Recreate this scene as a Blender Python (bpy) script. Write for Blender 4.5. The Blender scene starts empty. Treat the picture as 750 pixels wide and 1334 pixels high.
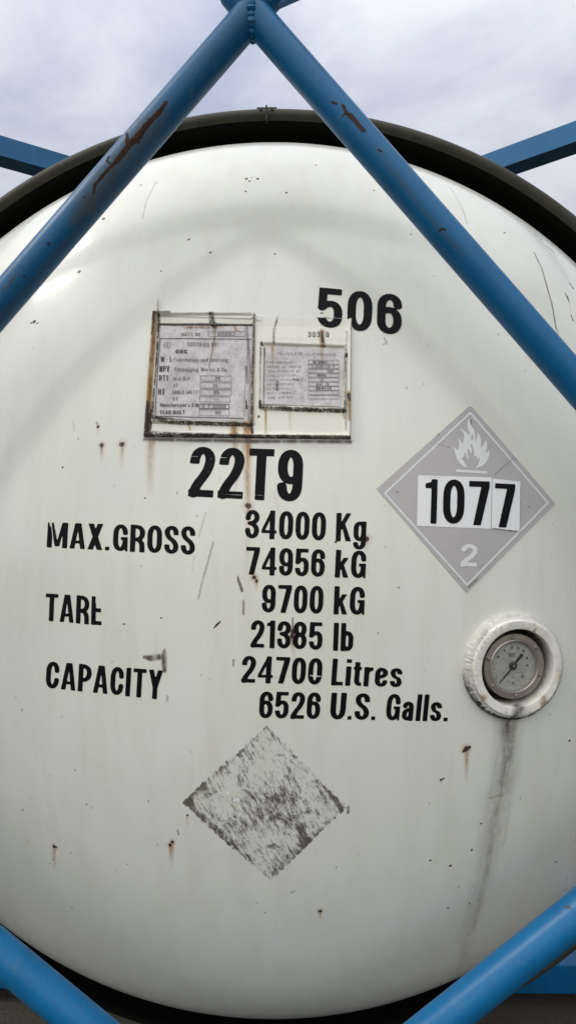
import bpy, math, random
import numpy as np
from mathutils import Vector
R = math.radians
random.seed(7); rng = np.random.default_rng(7)
scene = bpy.context.scene
col = scene.collection

# ------------------------------------------------------------------ camera
CAM = np.array([0.0619, -1.4969, 0.0332]); PITCH, YAW, ROLL, FPX = 0.0587, -0.0139, 0.0007, 788.05
PW, PH = 750.0, 1334.0                       # size of the photograph the measurements refer to
_cp, _sp, _cy, _sy = math.cos(PITCH), math.sin(PITCH), math.cos(YAW), math.sin(YAW)
FWD = np.array([_sy*_cp, _cy*_cp, _sp]); _r = np.array([_cy, -_sy, 0.0]); _u = np.cross(_r, FWD)
RGT = math.cos(ROLL)*_r - math.sin(ROLL)*_u; UPV = math.sin(ROLL)*_r + math.cos(ROLL)*_u
from mathutils import Matrix
cd = bpy.data.cameras.new('camera'); cam = bpy.data.objects.new('camera', cd); col.objects.link(cam)
cam.matrix_world = Matrix(((RGT[0], UPV[0], -FWD[0], CAM[0]), (RGT[1], UPV[1], -FWD[1], CAM[1]),
                           (RGT[2], UPV[2], -FWD[2], CAM[2]), (0, 0, 0, 1)))
cd.sensor_fit = 'VERTICAL'; cd.sensor_height = 36.0; cd.lens = 36.0*FPX/PH
cd.clip_start = 0.02; cd.clip_end = 3000
scene.camera = cam

# ------------------------------------------------------------------ light
SUN = Vector((-0.613, -0.207, 0.762)).normalized()      # towards the veiled sun
sd = bpy.data.lights.new('sun', 'SUN'); so = bpy.data.objects.new('sun', sd); col.objects.link(so)
sd.energy = 1.0; sd.angle = R(14); sd.color = (1.0, 0.95, 0.87)
so.rotation_euler = SUN.to_track_quat('Z', 'Y').to_euler(); so.location = (-4, -3, 6)

w = bpy.data.worlds.new('World'); scene.world = w; w.use_nodes = True
nt = w.node_tree; nt.nodes.clear(); N = nt.nodes.new; L = nt.links.new
out = N('ShaderNodeOutputWorld'); bg = N('ShaderNodeBackground'); bg.inputs[1].default_value = 0.1
sky = N('ShaderNodeTexSky'); sky.sky_type = 'NISHITA'; sky.sun_disc = False
sky.sun_elevation = math.asin(SUN.z); sky.sun_rotation = math.atan2(SUN.x, SUN.y)
tc = N('ShaderNodeTexCoord'); sep = N('ShaderNodeSeparateXYZ'); L(tc.outputs['Generated'], sep.inputs[0])
mp = N('ShaderNodeMapping'); mp.inputs['Scale'].default_value = (1.0, 1.0, 2.2); L(tc.outputs['Generated'], mp.inputs[0])
n1 = N('ShaderNodeTexNoise'); n1.inputs['Scale'].default_value = 2.6; n1.inputs['Detail'].default_value = 6
n1.inputs['Roughness'].default_value = 0.55; n1.inputs['Distortion'].default_value = 0.5; L(mp.outputs[0], n1.inputs[0])
cr = N('ShaderNodeValToRGB'); e = cr.color_ramp.elements
e[0].position = 0.34; e[0].color = (4.5, 4.9, 6.2, 1); e[1].position = 0.62; e[1].color = (7.9, 8.0, 8.6, 1)
L(n1.outputs[0], cr.inputs[0])
# overcast: brighter overhead than at the horizon
gr = N('ShaderNodeMapRange'); gr.inputs[1].default_value = 0.02; gr.inputs[2].default_value = 0.92
gr.inputs[3].default_value = 0.30; gr.inputs[4].default_value = 1.62; L(sep.outputs[2], gr.inputs[0])
vm = N('ShaderNodeVectorMath'); vm.operation = 'SCALE'; L(cr.outputs[0], vm.inputs[0]); L(gr.outputs[0], vm.inputs['Scale'])
mx = N('ShaderNodeMix'); mx.data_type = 'RGBA'; mx.inputs[0].default_value = 0.88
L(sky.outputs[0], mx.inputs[6]); L(vm.outputs[0], mx.inputs[7])
# broad brightening added to the sky behind the camera to light the tank end
GLOW = Vector((-0.30, -0.66, 0.72)).normalized()
dp = N('ShaderNodeVectorMath'); dp.operation = 'DOT_PRODUCT'; L(tc.outputs['Generated'], dp.inputs[0]); dp.inputs[1].default_value = GLOW
mr = N('ShaderNodeMapRange'); mr.interpolation_type = 'SMOOTHSTEP'; mr.inputs[1].default_value = 0.08; mr.inputs[2].default_value = 1.0
mr.inputs[3].default_value = 0.0; mr.inputs[4].default_value = 1.62; L(dp.outputs['Value'], mr.inputs[0])
gw = N('ShaderNodeVectorMath'); gw.operation = 'SCALE'; gw.inputs[0].default_value = (6.7, 6.45, 5.6); L(mr.outputs[0], gw.inputs['Scale'])
ad = N('ShaderNodeVectorMath'); ad.operation = 'ADD'; L(mx.outputs[2], ad.inputs[0]); L(gw.outputs[0], ad.inputs[1])
L(ad.outputs[0], bg.inputs[0]); L(bg.outputs[0], out.inputs[0])

scene.view_settings.view_transform = 'Standard'; scene.view_settings.look = 'None'
scene.view_settings.gamma = 1.0; scene.view_settings.use_curve_mapping = False
scene.view_settings.exposure = 0.04

# ------------------------------------------------------------------ tank end geometry (metres; tank axis = world Y)
A_, C_ = 1.035, 0.4124                       # radius and depth of the dished end
RO, YR = 1.1357, -0.0324                     # outer radius / position of the end ring
GROUND = -1.40
SC = np.array([1/A_, 1/C_, 1/A_])
def rays(p):
    p = np.atleast_2d(np.asarray(p, float))
    d = FWD*FPX + RGT*(p[:, :1]-PW/2) - UPV*(p[:, 1:]-PH/2)
    return d/np.linalg.norm(d, axis=1, keepdims=True)
def hit(p):                                  # measured spot -> point on the dished end
    d = rays(p); O = CAM*SC; D = d*SC
    A = (D*D).sum(1); B = D@O; C = O@O-1
    t = (-B-np.sqrt(np.maximum(B*B-A*C, 0)))/A
    return CAM + d*t[:, None]
def nrm(P):
    n = np.atleast_2d(P)*SC*SC
    return n/np.linalg.norm(n, axis=1, keepdims=True)
def onsurf(p, off=0.0):                      # the same, lifted off the paint along the normal
    h = hit(p); return h + nrm(h)*np.reshape(off, (-1, 1))
def onplane(p, y):
    d = rays(p); t = (y-CAM[1])/d[:, 1]; return CAM + d*t[:, None]
def toimg(P):
    q = np.atleast_2d(P)-CAM; z = q@FWD
    return np.stack([PW/2+FPX*(q@RGT)/z, PH/2-FPX*(q@UPV)/z], 1)

# ------------------------------------------------------------------ materials
def M_(name):
    m = bpy.data.materials.new(name); m.use_nodes = True
    t = m.node_tree; b = t.nodes['Principled BSDF']; return m, t, b
def noise(t, scale, detail=4, rough=0.55, coord='Object', stretch=None, dist=0.0, rot=None):
    tc = t.nodes.new('ShaderNodeTexCoord'); n = t.nodes.new('ShaderNodeTexNoise')
    n.inputs['Scale'].default_value = scale; n.inputs['Detail'].default_value = detail
    n.inputs['Roughness'].default_value = rough; n.inputs['Distortion'].default_value = dist
    src = tc.outputs[coord]
    if rot:
        mp = t.nodes.new('ShaderNodeMapping'); mp.inputs['Rotation'].default_value = rot
        t.links.new(src, mp.inputs[0]); src = mp.outputs[0]
    if stretch:
        mp = t.nodes.new('ShaderNodeMapping'); mp.inputs['Scale'].default_value = stretch
        t.links.new(src, mp.inputs[0]); src = mp.outputs[0]
    t.links.new(src, n.inputs[0]); return n.outputs[0]
def ramp(t, src, stops):
    r = t.nodes.new('ShaderNodeValToRGB'); e = r.color_ramp.elements
    while len(e) < len(stops): e.new(0.5)
    for k, (p, c) in enumerate(stops):
        e[k].position = p; e[k].color = (c, c, c, 1) if isinstance(c, (int, float)) else (*c, 1)
    t.links.new(src, r.inputs[0]); return r.outputs[0]
def mix(t, fac, a, b):
    m = t.nodes.new('ShaderNodeMix'); m.data_type = 'RGBA'
    for s, v in ((0, fac), (6, a), (7, b)):
        if isinstance(v, bpy.types.NodeSocket): t.links.new(v, m.inputs[s])
        elif isinstance(v, tuple): m.inputs[s].default_value = (*v, 1)
        else: m.inputs[s].default_value = v
    return m.outputs[2]
def math_(t, op, a, b=None, c=None, clamp=False):
    m = t.nodes.new('ShaderNodeMath'); m.operation = op; m.use_clamp = clamp
    for s, v in enumerate((a, b, c)):
        if v is None: continue
        if isinstance(v, bpy.types.NodeSocket): t.links.new(v, m.inputs[s])
        else: m.inputs[s].default_value = v
    return m.outputs[0]
def bump(t, b, h, strength, dist, prev=None):
    n = t.nodes.new('ShaderNodeBump'); n.inputs['Strength'].default_value = strength; n.inputs['Distance'].default_value = dist
    t.links.new(h, n.inputs['Height'])
    if prev: t.links.new(prev, n.inputs['Normal'])
    t.links.new(n.outputs[0], b.inputs['Normal']); return n.outputs[0]
def marked(t, base, rough, rustcol=(0.030, 0.017, 0.011), stain=(0.44, 0.245, 0.050), dirt_shade=(0.040, 0.037, 0.028), patchy=False):
    """base colour plus the wear and painted shade stored on the mesh: R rust, G orange stain, B dirt and painted shade, A old glue"""
    at = t.nodes.new('ShaderNodeAttribute'); at.attribute_name = 'marks'
    s = t.nodes.new('ShaderNodeSeparateColor'); t.links.new(at.outputs['Color'], s.inputs[0])
    fine = noise(t, 420, 3, 0.6); med = noise(t, 110, 5, 0.65)
    drip = noise(t, 90, 4, 0.6, stretch=(1, 1, 0.12))
    c = base
    f = math_(t, 'MULTIPLY', s.outputs[1], ramp(t, drip, [(0.3, 0.5), (0.6, 1.35)]), clamp=True); c = mix(t, f, c, mix(t, ramp(t, med, [(0.38, 0.0), (0.62, 1.0)]), stain, tuple(x*y for x, y in zip(stain, (0.42, 0.34, 0.45)))))
    d = math_(t, 'MULTIPLY', s.outputs[2], math_(t, 'MULTIPLY', ramp(t, med, [(0.30, 0.8), (0.60, 1.15)]), ramp(t, drip, [(0.32, 0.7), (0.62, 1.3)])), clamp=True)
    if patchy:
        pm_ = math_(t, 'ADD', math_(t, 'MULTIPLY', noise(t, 260, 4, 0.7), 0.6), math_(t, 'MULTIPLY', noise(t, 50, 3, 0.6), 0.4))
        d = math_(t, 'MULTIPLY', d, ramp(t, pm_, [(0.40, 0.25), (0.52, 1.15)]), clamp=True)
    c = mix(t, d, c, dirt_shade)
    g = math_(t, 'ADD', s.outputs[0], math_(t, 'MULTIPLY', math_(t, 'SUBTRACT', fine, 0.5), 0.9))
    g = math_(t, 'ADD', g, math_(t, 'MULTIPLY', math_(t, 'SUBTRACT', med, 0.5), 0.9))
    g = ramp(t, g, [(0.38, 0.0), (0.52, 1.0)]); g = math_(t, 'MULTIPLY', g, math_(t, 'MINIMUM', math_(t, 'MULTIPLY', s.outputs[0], 6.0), 1.0))
    c = mix(t, g, c, mix(t, ramp(t, med, [(0.45, 0.0), (0.7, 1.0)]), rustcol, (0.062, 0.029, 0.014)))
    ro = math_(t, 'ADD', rough, math_(t, 'MULTIPLY', math_(t, 'ADD', g, d), 0.4), clamp=True)
    return c, ro, g, at.outputs['Alpha']

def white_paint(name, basecol=(0.735, 0.752, 0.702), rough=0.34, patchy=False):
    m, t, b = M_(name)
    big = noise(t, 2.3, 4, 0.6); grime = noise(t, 20, 6, 0.65, stretch=(1, 1, 0.13))
    base = mix(t, ramp(t, big, [(0.3, 0.0), (0.7, 1.0)]), basecol, tuple(x*y for x, y in zip(basecol, (0.95, 0.95, 0.925))))
    base = mix(t, ramp(t, grime, [(0.45, 0.0), (0.8, 0.30)]), base, (0.50, 0.475, 0.38))
    specks = noise(t, 260, 2, 0.5); base = mix(t, ramp(t, specks, [(0.735, 0.0), (0.78, 0.55)]), base, (0.20, 0.16, 0.11))
    c, ro, g, alpha = marked(t, base, rough, dirt_shade=(0.030, 0.028, 0.018) if patchy else (0.090, 0.073, 0.048), patchy=patchy)
    # old glue: smeared scratchy residue
    g1 = noise(t, 210, 6, 0.8, stretch=(1, 1, 0.15), rot=(0, R(26), 0), dist=0.35); g2 = noise(t, 20, 4, 0.7, dist=0.8); g3 = noise(t, 230, 3, 0.6)
    gg = math_(t, 'ADD', math_(t, 'MULTIPLY', g1, 0.62), math_(t, 'ADD', math_(t, 'MULTIPLY', g2, 0.42), math_(t, 'MULTIPLY', g3, 0.10)))
    gg = math_(t, 'ADD', gg, math_(t, 'MULTIPLY', math_(t, 'SUBTRACT', alpha, 0.5), 0.24))
    gf = math_(t, 'MULTIPLY', ramp(t, gg, [(0.548, 0.0), (0.65, 0.9)]), math_(t, 'MINIMUM', math_(t, 'MULTIPLY', alpha, 6.0), 1.0))
    gf = math_(t, 'ADD', gf, math_(t, 'MULTIPLY', math_(t, 'MINIMUM', math_(t, 'MULTIPLY', alpha, 6.0), 1.0), 0.05), clamp=True)
    c = mix(t, gf, c, (0.078, 0.066, 0.048))
    t.links.new(c, b.inputs['Base Color']); t.links.new(ro, b.inputs['Roughness'])
    b.inputs['Coat Weight'].default_value = 0.65; b.inputs['Coat Roughness'].default_value = 0.13
    b.inputs['Specular IOR Level'].default_value = 0.5
    n = bump(t, b, noise(t, 3.6, 3, 0.5), 0.4, 0.005); bump(t, b, noise(t, 240, 3, 0.6), 0.12, 0.0006, n)
    return m
def blue_paint(name, colr=(0.003, 0.118, 0.290)):
    m, t, b = M_(name)
    v = noise(t, 9, 5, 0.65); v2 = noise(t, 60, 5, 0.7, stretch=(1, 1, 0.3))
    base = mix(t, ramp(t, v, [(0.32, 0.0), (0.72, 1.0)]), colr, tuple(x*y for x, y in zip(colr, (0.55, 0.72, 0.74))))
    base = mix(t, ramp(t, v2, [(0.5, 0.0), (0.8, 0.35)]), base, (0.02, 0.12, 0.21))
    base = mix(t, ramp(t, noise(t, 26, 6, 0.75), [(0.56, 0.0), (0.74, 0.30)]), base, (0.10, 0.17, 0.22))
    chips = noise(t, 130, 4, 0.6); base = mix(t, ramp(t, chips, [(0.70, 0.0), (0.72, 0.85)]), base, (0.035, 0.022, 0.018))
    c, ro, g, al = marked(t, base, 0.36, dirt_shade=(0.060, 0.068, 0.062), rustcol=(0.030, 0.015, 0.012))
    t.links.new(c, b.inputs['Base Color']); t.links.new(ro, b.inputs['Roughness'])
    b.inputs['Specular IOR Level'].default_value = 0.28
    n = bump(t, b, noise(t, 180, 4, 0.6), 0.15, 0.0008); bump(t, b, g, 0.5, -0.001, n)
    return m
def simple(name, colr, rough=0.5, metal=0.0, var=0.15, scale=40, bumpd=0.0005):
    m, t, b = M_(name)
    c = mix(t, noise(t, scale, 5, 0.6), tuple(x*(1+var) for x in colr), tuple(x*(1-var) for x in colr))
    t.links.new(c, b.inputs['Base Color']); b.inputs['Roughness'].default_value = rough; b.inputs['Metallic'].default_value = metal
    if bumpd: bump(t, b, noise(t, scale*4, 3, 0.6), 0.3, bumpd)
    return m
MAT = {}
MAT['white'] = white_paint('white_tank_paint')
MAT['mount'] = white_paint('mouldy_mount_paint', (0.74, 0.735, 0.67), 0.4, True)
MAT['blue'] = blue_paint('blue_frame_paint'); MAT['blue_worn'] = blue_paint('weathered_blue_paint', (0.005, 0.100, 0.240))
MAT['ink'] = simple('black_vinyl', (0.0035, 0.004, 0.0055), 0.5, 0, 0.2, 30, 0.0002)
MAT['ink'].node_tree.nodes['Principled BSDF'].inputs['Specular IOR Level'].default_value = 0.12
def ring_mat():
    m, t, b = M_('olive_black_cladding')
    st = noise(t, 30, 5, 0.65, stretch=(1, 0.3, 1))
    c = mix(t, ramp(t, st, [(0.3, 0.0), (0.75, 1.0)]), (0.030, 0.029, 0.021), (0.050, 0.047, 0.034))
    t.links.new(c, b.inputs['Base Color']); b.inputs['Roughness'].default_value = 0.62
    b.inputs['Specular IOR Level'].default_value = 0.25
    bump(t, b, noise(t, 220, 4, 0.6), 0.2, 0.0008); return m
MAT['ring'] = ring_mat()
MAT['dark'] = simple('shade_black_gap', (0.006, 0.006, 0.005), 0.9)  # black colour standing in for the shade inside the ring recess
MAT['dark'].node_tree.nodes['Principled BSDF'].inputs['Specular IOR Level'].default_value = 0.05
MAT['steel'] = simple('brushed_steel', (0.46, 0.42, 0.385), 0.36, 0.8, 0.12, 60)
MAT['rusty_steel'] = simple('dull_bolt_steel', (0.30, 0.26, 0.22), 0.5, 0.7, 0.3, 200)
MAT['dialblack'] = simple('dial_black', (0.03, 0.03, 0.03), 0.5)
MAT['placard_white'] = simple('placard_white_print', (0.70, 0.72, 0.735), 0.4, 0, 0.05, 20, 0.0002)
MAT['panel_white'] = simple('white_number_vinyl', (0.78, 0.80, 0.83), 0.36, 0, 0.04, 12, 0.0002)
MAT['crease'] = simple('dirty_crease', (0.16, 0.15, 0.145), 0.7)
MAT['faint'] = simple('faded_print', (0.20, 0.18, 0.19), 0.6, 0, 0.4, 500)
MAT['printed'] = simple('dark_stamp_print', (0.035, 0.033, 0.035), 0.6, 0, 0.4, 500)
def placard_mat():
    m, t, b = M_('grey_faded_placard')
    base = mix(t, ramp(t, noise(t, 9, 5, 0.6), [(0.3, 0.0), (0.7, 1.0)]), (0.455, 0.442, 0.452), (0.405, 0.397, 0.409))
    base = mix(t, ramp(t, noise(t, 60, 5, 0.7), [(0.5, 0.0), (0.8, 0.3)]), base, (0.54, 0.52, 0.52))
    base = mix(t, ramp(t, noise(t, 120, 2, 0.5), [(0.73, 0.0), (0.76, 0.8)]), base, (0.08, 0.07, 0.07))
    t.links.new(base, b.inputs['Base Color']); b.inputs['Roughness'].default_value = 0.42
    bump(t, b, noise(t, 26, 3, 0.6), 0.25, 0.001); return m
MAT['placard'] = placard_mat()
def plate_mat():
    m, t, b = M_('weathered_data_plate')
    base = mix(t, ramp(t, noise(t, 45, 6, 0.7), [(0.35, 0.0), (0.72, 1.0)]), (0.66, 0.63, 0.655), (0.42, 0.39, 0.40))
    base = mix(t, ramp(t, noise(t, 260, 4, 0.7), [(0.55, 0.0), (0.72, 0.7)]), base, (0.12, 0.105, 0.10))
    c, ro, g, al = marked(t, base, 0.45)
    t.links.new(c, b.inputs['Base Color']); t.links.new(ro, b.inputs['Roughness']); b.inputs['Metallic'].default_value = 0.0
    bump(t, b, noise(t, 300, 4, 0.6), 0.3, 0.0006); return m
MAT['plate'] = plate_mat()
def flange_mat():
    m, t, b = M_('thick_white_flange_paint')
    base = mix(t, ramp(t, noise(t, 40, 5, 0.65), [(0.35, 0.0), (0.75, 1.0)]), (0.78, 0.775, 0.73), (0.60, 0.585, 0.53))
    c, ro, g, al = marked(t, base, 0.4)
    t.links.new(c, b.inputs['Base Color']); t.links.new(ro, b.inputs['Roughness'])
    bump(t, b, noise(t, 150, 4, 0.6), 0.35, 0.002); return m
MAT['flange'] = flange_mat()
def dial_mat():
    m, t, b = M_('grey_dial_face')
    base = mix(t, ramp(t, noise(t, 170, 5, 0.7), [(0.35, 0.0), (0.75, 1.0)]), (0.38, 0.385, 0.36), (0.21, 0.215, 0.20))
    base = mix(t, ramp(t, noise(t, 500, 3, 0.7), [(0.60, 0.0), (0.68, 0.7)]), base, (0.06, 0.06, 0.06))
    t.links.new(base, b.inputs['Base Color']); b.inputs['Roughness'].default_value = 0.5; return m
MAT['dial'] = dial_mat()
def glass_mat():
    m, t, b = M_('gauge_glass'); b.inputs['Transmission Weight'].default_value = 1.0
    b.inputs['Roughness'].default_value = 0.04; b.inputs['IOR'].default_value = 1.1; b.inputs['Base Color'].default_value = (0.97, 0.98, 1, 1); return m
MAT['glass'] = glass_mat()
def ground_mat():
    m, t, b = M_('gravel_yard')
    base = mix(t, noise(t, 40, 8, 0.7), (0.050, 0.041, 0.028), (0.092, 0.078, 0.055))
    base = mix(t, ramp(t, noise(t, 0.6, 5, 0.6), [(0.35, 0.0), (0.7, 0.6)]), base, (0.06, 0.053, 0.042))
    t.links.new(base, b.inputs['Base Color']); b.inputs['Roughness'].default_value = 0.95
    bump(t, b, noise(t, 60, 6, 0.7), 0.8, 0.02); return m

# ------------------------------------------------------------------ mesh helpers
def mkobj(name, V, F, mats, parent=None, matidx=None, smooth=False, marks=None, label=None):
    me = bpy.data.meshes.new(name)
    V = np.asarray(V, dtype=np.float32)
    if isinstance(F, np.ndarray):
        k = F.shape[1]; me.vertices.add(len(V)); me.vertices.foreach_set('co', V.ravel())
        me.loops.add(F.size); me.loops.foreach_set('vertex_index', F.astype(np.int32).ravel())
        me.polygons.add(len(F)); me.polygons.foreach_set('loop_start', np.arange(0, F.size, k, dtype=np.int32))
        me.update(calc_edges=True)
    else:
        me.from_pydata(V.tolist(), [], [list(map(int, f)) for f in F])
    if not isinstance(mats, (list, tuple)): mats = [mats]
    for m in mats: me.materials.append(m)
    if matidx is not None: me.polygons.foreach_set('material_index', np.asarray(matidx, dtype=np.int32))
    if smooth: me.polygons.foreach_set('use_smooth', np.ones(len(me.polygons), dtype=bool))
    if marks is not None:
        a = me.attributes.new('marks', 'FLOAT_COLOR', 'POINT'); a.data.foreach_set('color', np.asarray(marks, np.float32).ravel())
    me.validate(); me.update()
    if smooth and name != 'tank_head': me.set_sharp_from_angle(angle=R(32))
    o = bpy.data.objects.new(name, me); col.objects.link(o)
    if parent: o.parent = parent
    if label: o['label'] = label
    return o
class MB:
    """collects pieces into one mesh"""
    def __init__(s): s.V = []; s.F = []; s.I = []; s.n = 0
    def add(s, V, F, mi=0):
        V = np.asarray(V, float); s.V.append(V); s.F += [[int(i)+s.n for i in f] for f in F]; s.I += [mi]*len(F); s.n += len(V)
    def build(s, name, mats, parent=None, smooth=False, marks=None, label=None):
        V = np.vstack(s.V)
        return mkobj(name, V, s.F, mats, parent, s.I, smooth, None if marks is None else marks(V), label)
def gridfaces(nu, nv, closed_v=False):
    i, j = np.meshgrid(np.arange(nu-1), np.arange(nv if closed_v else nv-1), indexing='ij')
    j2 = (j+1) % nv
    return np.stack([i*nv+j, (i+1)*nv+j, (i+1)*nv+j2, i*nv+j2], -1).reshape(-1, 4)
def lathe(prof, n=96, frame=None, disp=None):
    """prof (r, h) about an axis; frame = origin, ex, ez, axis"""
    o, ex, ez, ax = frame
    th = np.linspace(0, 2*math.pi, n, endpoint=False)
    P = np.array(prof, float); r = P[:, 0][:, None]*np.ones(n); h = P[:, 1][:, None]*np.ones(n)
    if disp: r, h = disp(r, h, th[None, :]*np.ones_like(r))
    V = o + (r*np.cos(th))[..., None]*ex + (r*np.sin(th))[..., None]*ez + h[..., None]*ax
    return V.reshape(-1, 3), gridfaces(len(P), n, True)
def box(mb, c0, c1, mi=0, bev=0.0):
    c0, c1 = np.minimum(c0, c1), np.maximum(c0, c1)
    if bev <= 0:
        V = [(x, y, z) for x in (c0[0], c1[0]) for y in (c0[1], c1[1]) for z in (c0[2], c1[2])]
        mb.add(V, [(0, 1, 3, 2), (4, 6, 7, 5), (0, 4, 5, 1), (2, 3, 7, 6), (0, 2, 6, 4), (1, 5, 7, 3)], mi); return
    import bmesh
    bm = bmesh.new(); bmesh.ops.create_cube(bm, size=1)
    for v in bm.verts: v.co = Vector([(c0[k]+c1[k])/2+v.co[k]*(c1[k]-c0[k]) for k in range(3)])
    bmesh.ops.bevel(bm, geom=bm.edges[:], offset=bev, segments=2, affect='EDGES', profile=0.5)
    bm.verts.index_update(); mb.add([v.co[:] for v in bm.verts], [[v.index for v in f.verts] for f in bm.faces], mi); bm.free()
def tube(mb, p0, p1, r, n=40, seg=2, caps=True, mi=0, cross=None):
    p0, p1 = np.array(p0, float), np.array(p1, float); d = p1-p0; Ln = np.linalg.norm(d); d /= Ln
    up = np.array([0, 1, 0.]) if abs(d[1]) < 0.9 else np.array([0, 0, 1.])
    a = np.cross(up, d); a /= np.linalg.norm(a); b = np.cross(d, a)
    if cross is None:
        th = np.linspace(0, 2*math.pi, n, endpoint=False); cs = np.stack([np.cos(th), np.sin(th)], 1)*r
    else: cs = np.array(cross)
    n = len(cs); s = np.linspace(0, 1, seg)
    V = p0 + s[:, None, None]*d*Ln + cs[None, :, 0, None]*a + cs[None, :, 1, None]*b
    F = gridfaces(seg, n, True).tolist()
    if caps: F += [list(range(n))[::-1], [(seg-1)*n+k for k in range(n)]]
    mb.add(V.reshape(-1, 3), F, mi)

# ------------------------------------------------------------------ wear painted onto meshes (in metres on the object itself)
def blank(V): return np.zeros((len(V), 4), np.float32)
def put(Mk, V, pts, widths, ch, val, soft=0.5, fade=None):
    """a stroke of wear along 3-D points; widths in metres (half-widths)"""
    pts = np.atleast_2d(pts); widths = np.broadcast_to(np.asarray(widths, float), (len(pts),))
    wm = widths.max()*1.05+1e-4
    lo, hi = pts.min(0)-wm, pts.max(0)+wm
    idx = np.where(((V >= lo) & (V <= hi)).all(1))[0]
    if len(idx) == 0: return
    P = V[idx]; best = np.zeros(len(idx))
    if len(pts) == 1: pts = np.vstack([pts, pts+1e-6]); widths = np.repeat(widths, 2)
    nseg = len(pts)-1
    for k in range(nseg):
        a, b = pts[k], pts[k+1]; ab = b-a; t = np.clip(((P-a)@ab)/max(ab@ab, 1e-12), 0, 1)
        d = np.linalg.norm(P-(a+t[:, None]*ab), axis=1); wd = widths[k]+(widths[k+1]-widths[k])*t
        f = np.clip((1-d/np.maximum(wd, 1e-6))/max(soft, 1e-3), 0, 1)
        if soft >= 0.9: f = f*f*(3-2*f)
        if fade is not None:
            g = (k+t)/nseg; f = f*(fade[0]+(fade[1]-fade[0])*g)
        best = np.maximum(best, f)
    Mk[idx, ch] = np.maximum(Mk[idx, ch], best*val)
PXM = 0.00143                                # metres per measured pixel near the middle of the tank end

HEADMARKS = []
def speck(x, y, r, streak=0, ch=0, halo=1.0):
    HEADMARKS.append(([(x, y)], [r*1.6], ch, 1.0, 0.6, None))
    if halo and r > 1.8: HEADMARKS.append(([(x, y)], [r*3.4], 1, 0.6*halo, 1.0, None))
    if streak: HEADMARKS.append(([(x, y), (x, y+streak)], [r*1.9, r*1.1], 1, 0.75, 1.0, (1.0, 0.0)))
for s in [(321, 233, 2.2), (325, 236, 1.7), (328, 231, 1.2), (335.5, 233, 2.2), (320, 249.5, 1.5), (135, 285, 2.4), (103.5, 354, 2.6),
          (246, 312, 1.6), (274, 329, 1.5), (358, 331, 1.2), (45, 419, 2.4), (41, 421, 1.3), (49, 421, 1.2), (184, 241, 1.4), (67, 373, 1.1), (411, 215, 1.5), (487, 248, 1.3),
          (535, 305, 1.1), (656.5, 303, 1.6), (565, 360, 0.9), (210, 353, 1.0), (373, 251, 1.6), (82, 609, 1.2), (189, 649, 1.0), (153, 725, 0.0)]:
    if s[2]: speck(*s, halo=0.0)
for s in [(128, 556, 1.8, 14), (133, 580, 2.4, 26), (159, 579, 3.0, 40), (323, 659, 3.2, 40), (331, 752, 2.2, 10), (334, 757, 1.8, 14),
          (382, 823, 2.8, 30), (380, 829, 2.4, 20), (477, 702, 2.8, 16), (437, 706, 1.4, 0), (607, 975.5, 3.0, 50), (604, 978, 2.0, 0), (611, 973.5, 1.8, 0),
          (574, 1016, 1.5, 8), (577, 1014.5, 1.3, 0), (741, 965, 1.5, 0), (71, 1103, 2.2, 34), (73.5, 1104, 1.4, 0), (224.5, 1097, 2.0, 40), (222, 1101, 2.0, 30),
          (244, 1062, 1.3, 20), (417, 1187, 2.1, 14), (586, 1128, 1.6, 0), (560, 1121, 1.2, 0), (614, 1107, 1.4, 0), (626, 1073, 1.2, 0), (724, 1123, 1.3, 0),
          (736, 1159, 1.4, 0), (583, 1183, 1.3, 0), (597, 1155, 1.0, 0), (611, 1177, 1.0, 0), (98, 1003, 1.0, 0), (30, 1055, 0.9, 0), (113, 1048, 1.0, 0), (162, 813, 1.1, 0), (210, 805, 1.1, 0),
          (519, 766, 1.0, 0), (93, 1111, 0.9, 0), (65, 1125, 0.9, 0), (94, 1182, 1.0, 0), (492, 825, 0.9, 0), (438, 1130, 0.9, 0), (345, 1189, 0.8, 0)]:
    speck(*s)
def scr(pts, wd, ch=2, val=1.0, soft=0.7, fade=None): HEADMARKS.append((pts, [wd]*len(pts) if np.isscalar(wd) else wd, ch, val, soft, fade))
scr([(204, 236), (197, 250), (191, 262), (186, 285)], 1.2, 2, 0.5); scr([(190, 262), (180, 310)], 1.0, 2, 0.22)
scr([(695, 329), (705, 350), (712, 375), (718, 395), (723, 425), (730, 450)], [1.5, 1.7, 1.7, 1.5, 1.3, 0.9], 2, 0.95)
scr([(735, 381), (738, 387), (741, 394)], [1.0, 2.6, 1.0], 0, 1.0); scr([(741, 369), (746, 376)], [1.5, 2.2], 0, 1.0)
scr([(741, 394), (748, 440)], 2, 1, 0.3, 1.0, (1, 0))
scr([(697, 306), (700, 308)], 2.0, 0); scr([(703, 311), (705, 313)], 1.4, 0); scr([(711, 320), (717, 325), (722, 330)], [1.2, 2.2, 1.2], 0)
scr([(743, 341), (750, 348)], 1.8, 2); scr([(743, 411), (746, 418)], 1.5, 0)
scr([(37, 291), (42, 286), (47, 281)], [1.0, 2.0, 1.0], 0); scr([(0, 312), (8, 306)], 1.3, 2); scr([(0, 332), (18, 312), (34, 294)], 1.0, 2, 0.5); scr([(58, 274), (52, 279)], 1.0, 2)
scr([(586, 245), (596, 260), (603, 275), (608, 292)], 1.1, 2, 0.5)
scr([(278, 706), (272, 728), (265, 752), (258, 782)], [1.2, 1.5, 1.5, 1.0], 2, 0.62); scr([(268, 668), (259, 700)], 1.2, 2, 0.35); scr([(253, 725), (250, 745)], 1.0, 2, 0.3)
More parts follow.
